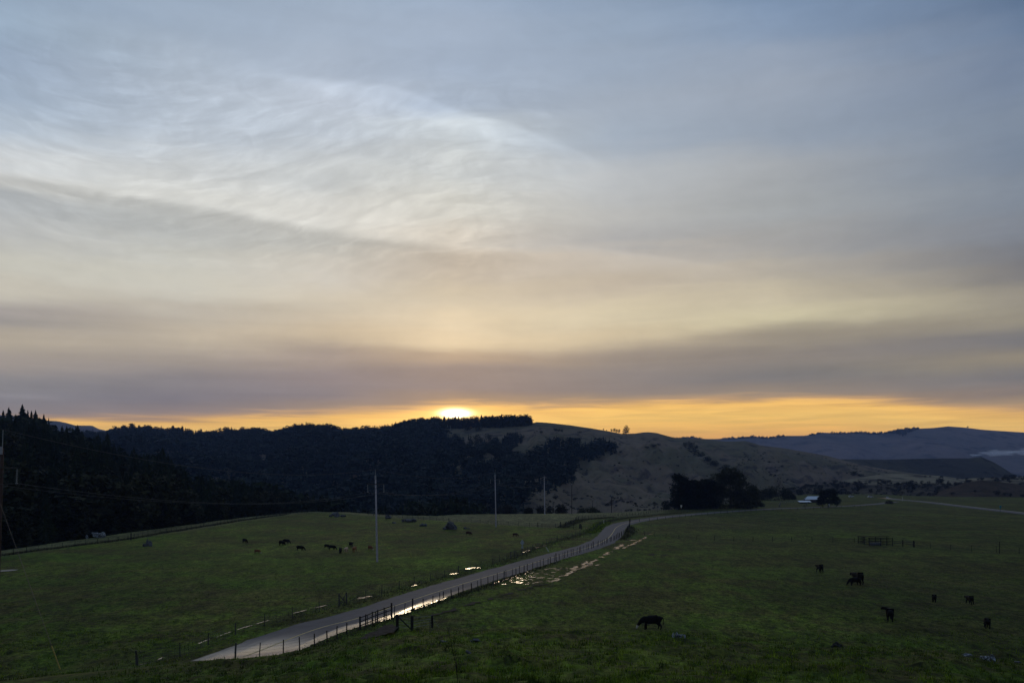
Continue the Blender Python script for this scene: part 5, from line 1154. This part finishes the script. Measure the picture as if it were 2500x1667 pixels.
def car(px, py, lab, rz, name='parked_car'):
    p = P3(px, py); root = empty(name, p, rz)
    def prof(m, pts, w):
        i = len(m.v); n = len(pts); m.v += [(x, -w/2, z) for x, z in pts]+[(x, w/2, z) for x, z in pts]; m.f += [tuple(i+k for k in range(n)), tuple(i+n+k for k in range(n))[::-1]]+[(i+k, i+n+k, i+n+(k+1) % n, i+(k+1) % n) for k in range(n)]
    m = MB(); prof(m, [(-2.2,.35),(2.2,.35),(2.25,.75),(1.3,.95),(-2.1,.98),(-2.25,.7)], 1.8); m.build('body', M['car_white'], root)
    m = MB(); prof(m, [(-1.9,.97),(1.0,.96),(.35,1.5),(-1.4,1.52)], 1.6); m.build('windows', M['car_glass'], root)
    m = MB(); prof(m, [(-1.45,1.515),(.38,1.505),(.3,1.58),(-1.35,1.59)], 1.56); m.build('roof', M['car_white'], root)
    for x in (-1.4, 1.4):
        for y in (-.8, .8): MB().tube([(x, y-.12, .33), (x, y+.12, .33)], .33, 12).build('wheel', M['tyre'], root)
    return tag(root, lab, 'car')
car(2078, 1213, 'left of three small white cars parked beyond the far pasture', .3)
car(2125, 1213.5, 'middle of three small white cars parked beyond the far pasture', .1)
car(2166, 1216, 'right of three small white cars, near the road junction', 1.2)

# ------------------------------------------------------------------ dead weed
root = empty('dead_weed', (0, 0, 0)); D_ = 20.
def wz(px, py, d=0.): return Vector(((px-CX)/F*(D_+d), D_+d, EYE-(py-HY)/F*(D_+d)))
g0 = Vector((wz(1117, 1700).x, D_, h1(wz(1117, 1700).x, D_)))
st1 = [g0, wz(1117,1660), wz(1113,1620), wz(1106,1590), wz(1100,1560), wz(1093,1528)]; st2 = [g0+Vector((.02, 0, 0)), wz(1116,1640,.1), wz(1114,1610,.1), wz(1109,1575,.1), wz(1106,1560,.1)]
MB().tube(st1, .010, 5, .003).build('stalk', M['twig'], root); MB().tube(st2, .008, 5, .003).build('stalk', M['twig'], root)
rg = random.Random(5)
for st in (st1, st2):
    for k in range(11):
        u = rg.uniform(.25, .98)*(len(st)-1); i = min(int(u), len(st)-2); b_ = st[i]+(st[i+1]-st[i])*(u-i); q = Vector((rg.uniform(-.10, .10), rg.uniform(-.1, .1), rg.uniform(.05, .16)))
        MB().tube([b_, b_+q*.6, b_+q+Vector((0, 0, .03))], .004, 4, .0015).build('twig', M['twig'], root)
tag(root, 'tall dead weed with two bare forked stalks in the near grass', 'weed')

# ------------------------------------------------------------------ cattle
def skin(name, pts, edges):
    me = bpy.data.meshes.new(name); me.from_pydata([p[:3] for p in pts], edges, []); o = bpy.data.objects.new(name, me); C.objects.link(o)
    sk = o.modifiers.new('skin', 'SKIN'); sk.use_smooth_shade = True; sk.branch_smoothing = .4
    for i, p in enumerate(pts): v = me.skin_vertices[0].data[i]; v.radius = (p[3], p[4] if len(p) > 4 else p[3]); v.use_root = i == 0
    o.modifiers.new('sub', 'SUBSURF').levels = 2; o.modifiers['sub'].render_levels = 2
    dg = bpy.context.evaluated_depsgraph_get(); dg.update(); out = bpy.data.meshes.new_from_object(o.evaluated_get(dg)); out.name = name
    bpy.data.objects.remove(o); return out
def cow_mesh(pose, seed=0):
    rg = random.Random(seed)
    P_ = [(-.12, 0, .96, .42, .46), (-.60, 0, 1.00, .40, .43), (-.92, 0, 1.06, .29, .31), (.32, 0, .95, .41, .45), (.64, 0, .99, .33, .40)]
    E_ = [(0, 1), (1, 2), (0, 3), (3, 4)]
    def add(p, par): P_.append(p); E_.append((par, len(P_)-1)); return len(P_)-1
    if pose == 'graze':
        a = add((.90, 0, .90, .24, .29), 4); b = add((1.10, 0, .66, .18, .21), a); c = add((1.24, 0, .44, .15, .17), b); d_ = add((1.37, 0, .25, .09, .10), c); e = add((1.42, 0, .10, .075, .07), d_); hd = c; ex = (1.24, .5)
    elif pose == 'look':
        a = add((.88, .10, 1.10, .24, .29), 4); b = add((1.00, .32, 1.22, .18, .21), a); c = add((1.02, .52, 1.28, .15, .17), b); d_ = add((1.02, .72, 1.18, .11, .12), c); e = add((1.02, .86, 1.10, .09, .08), d_); hd = c; ex = (1.08, 1.5)
    else:
        a = add((.90, 0, 1.06, .24, .28), 4); b = add((1.10, 0, 1.10, .18, .21), a); c = add((1.28, 0, 1.12, .15, .17), b); d_ = add((1.46, 0, .98, .11, .12), c); e = add((1.58, 0, .88, .09, .08), d_); hd = c; ex = (1.3, 1.45)
    for s in (-1, 1):
        k = rg.uniform(-.12, .12)*s
        f1 = add((.52, s*.20, .66, .16, .15), 3); f2 = add((.54+k, s*.20, .38, .09), f1); f3 = add((.53+k*1.3, s*.20, .12, .065), f2); add((.56+k*1.3, s*.20, .03, .075), f3)
        q1 = add((-.72, s*.21, .74, .17, .13), 1); q2 = add((-.66-k, s*.23, .56, .14, .12), q1); q3 = add((-.86-k, s*.22, .38, .08), q2); q4 = add((-.80-k*1.2, s*.22, .12, .06), q3); add((-.76-k*1.2, s*.22, .03, .072), q4)
        ep = P_[hd]; e1 = add((ep[0]-.02, ep[1]+s*.15, ep[2]+.06, .05, .03), hd); add((ep[0]-.05, ep[1]+s*.25, ep[2]+.03, .03, .05), e1)
    t1 = add((-1.12, 0, 1.12, .05), 2); t2 = add((-1.17, 0, .80, .025), t1); t3 = add((-1.15, .02, .55, .03), t2); add((-1.14, .02, .42, .02), t3)
    return skin('cow', P_, E_)
CM = {('graze', 0): cow_mesh('graze', 0), ('graze', 1): cow_mesh('graze', 4), ('stand', 0): cow_mesh('stand', 2), ('look', 0): cow_mesh('look', 3)}
_cache = {}
def cow_variant(pose, var, hide, face):
    key = (pose, var, hide, face)
    if key in _cache: return _cache[key]
    me = CM[(pose, var)].copy(); me.materials.clear(); me.materials.append(M[hide])
    if face:
        me.materials.append(M[face])
        for p in me.polygons:
            c = p.center
            if (pose == 'graze' and c.z < .42 and c.x > 1.18) or (pose != 'graze' and c.x > 1.40): p.material_index = 1
    _cache[key] = me; return me
def cow(px, py, hpx, heading, pose, hide, lab, face=None, var=0, group=None):
    p = hit(px, py); sc = hpx/F*p.y/(1.42 if px < 1400 else 1.32)
    o = link('cow', cow_variant(pose, var, hide, face), None, p); o.rotation_euler = (0, 0, R(heading)); o.scale = (sc,)*3
    return tag(o, lab, 'cow' if 'calf' not in lab else 'calf', group)
LH, RH = 'cattle grazing in the left pasture', 'black cattle in the right pasture'
for a in [
 (598,1325,11.5,-35,'graze','cow_black','leftmost black cow of the grazing herd',None,0,LH),
 (628,1350,10,-5,'graze','cow_brown','red brown calf grazing alone at the left of the herd','cow_white',1,LH),
 (688,1331,12.5,-30,'graze','cow_black','front cow of the overlapping black pair in the left herd',None,0,LH),
 (699,1327,12.5,-15,'graze','cow_black','rear cow of the overlapping black pair in the left herd',None,1,LH),
 (733,1344,13.5,-4,'graze','cow_black','large black cow seen side on below the overlapping pair',None,0,LH),
 (798,1337,10,-25,'graze','cow_black','smaller black cow at the left of the middle pair',None,1,LH),
 (811,1342,13,-12,'graze','cow_black','black cow at the right of the middle pair',None,0,LH),
 (831,1350,14,-80,'graze','cow_black','black cow seen end on, left of the cream cow',None,0,LH),
 (845,1348,13,-95,'stand','cow_cream','cream coloured cow seen end on amid the herd',None,0,LH),
 (857,1335,13,80,'stand','cow_black','black cow standing end on behind the cream and tan cows',None,0,LH),
 (865,1347,14,-100,'stand','cow_tan','tan cow seen end on, right of the cream cow',None,0,LH),
 (904,1342,11.5,-45,'graze','cow_brown','red brown cow with white face beside the tall grey pole','cow_white',0,LH),
 (1144,1306,10,-20,'graze','cow_dark','dark red cow grazing below the tall boulder',None,0,LH),
 (1258,1309,9,-10,'graze','cow_dark','dark red cow far off between the boulder and the road',None,1,LH),
 (1590,1536,34,180,'graze','cow_black','nearest black cow with white muzzle grazing side on','cow_white',0,RH),
 (2001,1397,19.5,95,'stand','cow_black','black cow seen end on, farthest in the right pasture',None,0,RH),
 (2086,1429,20,180+12,'graze','cow_black','grazing front cow of the overlapping pair in the right pasture',None,0,RH),
 (2094,1425,28,100,'stand','cow_black','larger rear cow of the overlapping pair in the right pasture',None,0,RH),
 (2281,1469,18,60,'graze','cow_black','small black cow left of the end on one at far right',None,1,RH),
 (2367,1474,20,90,'stand','cow_black','small black cow seen end on at far right of the pasture',None,0,RH),
 (2172,1515,30,70,'look','cow_black','black cow turning its head to look back, middle of the right pasture',None,0,RH),
 (2409,1532,24,70,'graze','cow_black','black cow nearest the right edge of the picture',None,1,RH)]:
    cow(*a)

# ------------------------------------------------------------------ valley mist and haze
def volume_mat(name, col, dens, noisy=None):
    m = bpy.data.materials.new(name); m.use_nodes = True; g = G(m.node_tree); g.n.clear()
    v = g.new('ShaderNodeVolumePrincipled'); v.inputs['Color'].default_value = (*col, 1); v.inputs['Density'].default_value = dens; v.inputs['Anisotropy'].default_value = 0.
    if noisy:
        tc = g.new('ShaderNodeTexCoord').outputs['Object']; L = g.new('ShaderNodeVectorMath', operation='LENGTH'); g.put(L.inputs[0], tc)
        n = g.noise(g.vscale(tc, noisy), 1., 5., .6, .5); f = g.sub(1.0, g.m('POWER', L.outputs['Value'], 2.))
        g.put(v.inputs['Density'], g.mul(g.m('MAXIMUM', g.add(f, g.sub(g.mul(n, 2.6), 1.75)), 0.), dens))
    g.l.new(v.outputs[0], g.new('ShaderNodeOutputMaterial').inputs['Volume']); return m
M['mist'] = volume_mat('valley mist', (.95, .96, 1.), .035, (3.2, 1.2, 2.2))
def mist(px, py, wpx, hpx, D, lab):
    bm = bmesh.new(); bmesh.ops.create_icosphere(bm, subdivisions=3, radius=1.); me = bpy.data.meshes.new('mist'); bm.to_mesh(me); bm.free(); me.materials.append(M['mist'])
    o = link('mist', me, None, ((px-CX)/F*D, D, EYE+(HY-py)/F*D)); o.scale = (wpx/F*D/2, 90, hpx/F*D/2); return tag(o, lab, 'mist', kind='stuff')
mist(2440, 1105, 110, 22, 3700, 'pale bank of mist lying in the far valley')
mist(2520, 1103, 110, 30, 3650, 'bright bank of mist at the right edge over the middle ridge')
mist(2378, 1110, 40, 8, 3750, 'faint wisp of mist above the nose of the dark ridge')
M['haze'] = volume_mat('evening haze', (.36, .54, 1.), .000062)
hz = MB().box((0, 4000, 190), (13000, 9400, 532)).build('haze', M['haze']); tag(hz, 'thin blue evening haze filling the valleys', 'haze', kind='stuff')
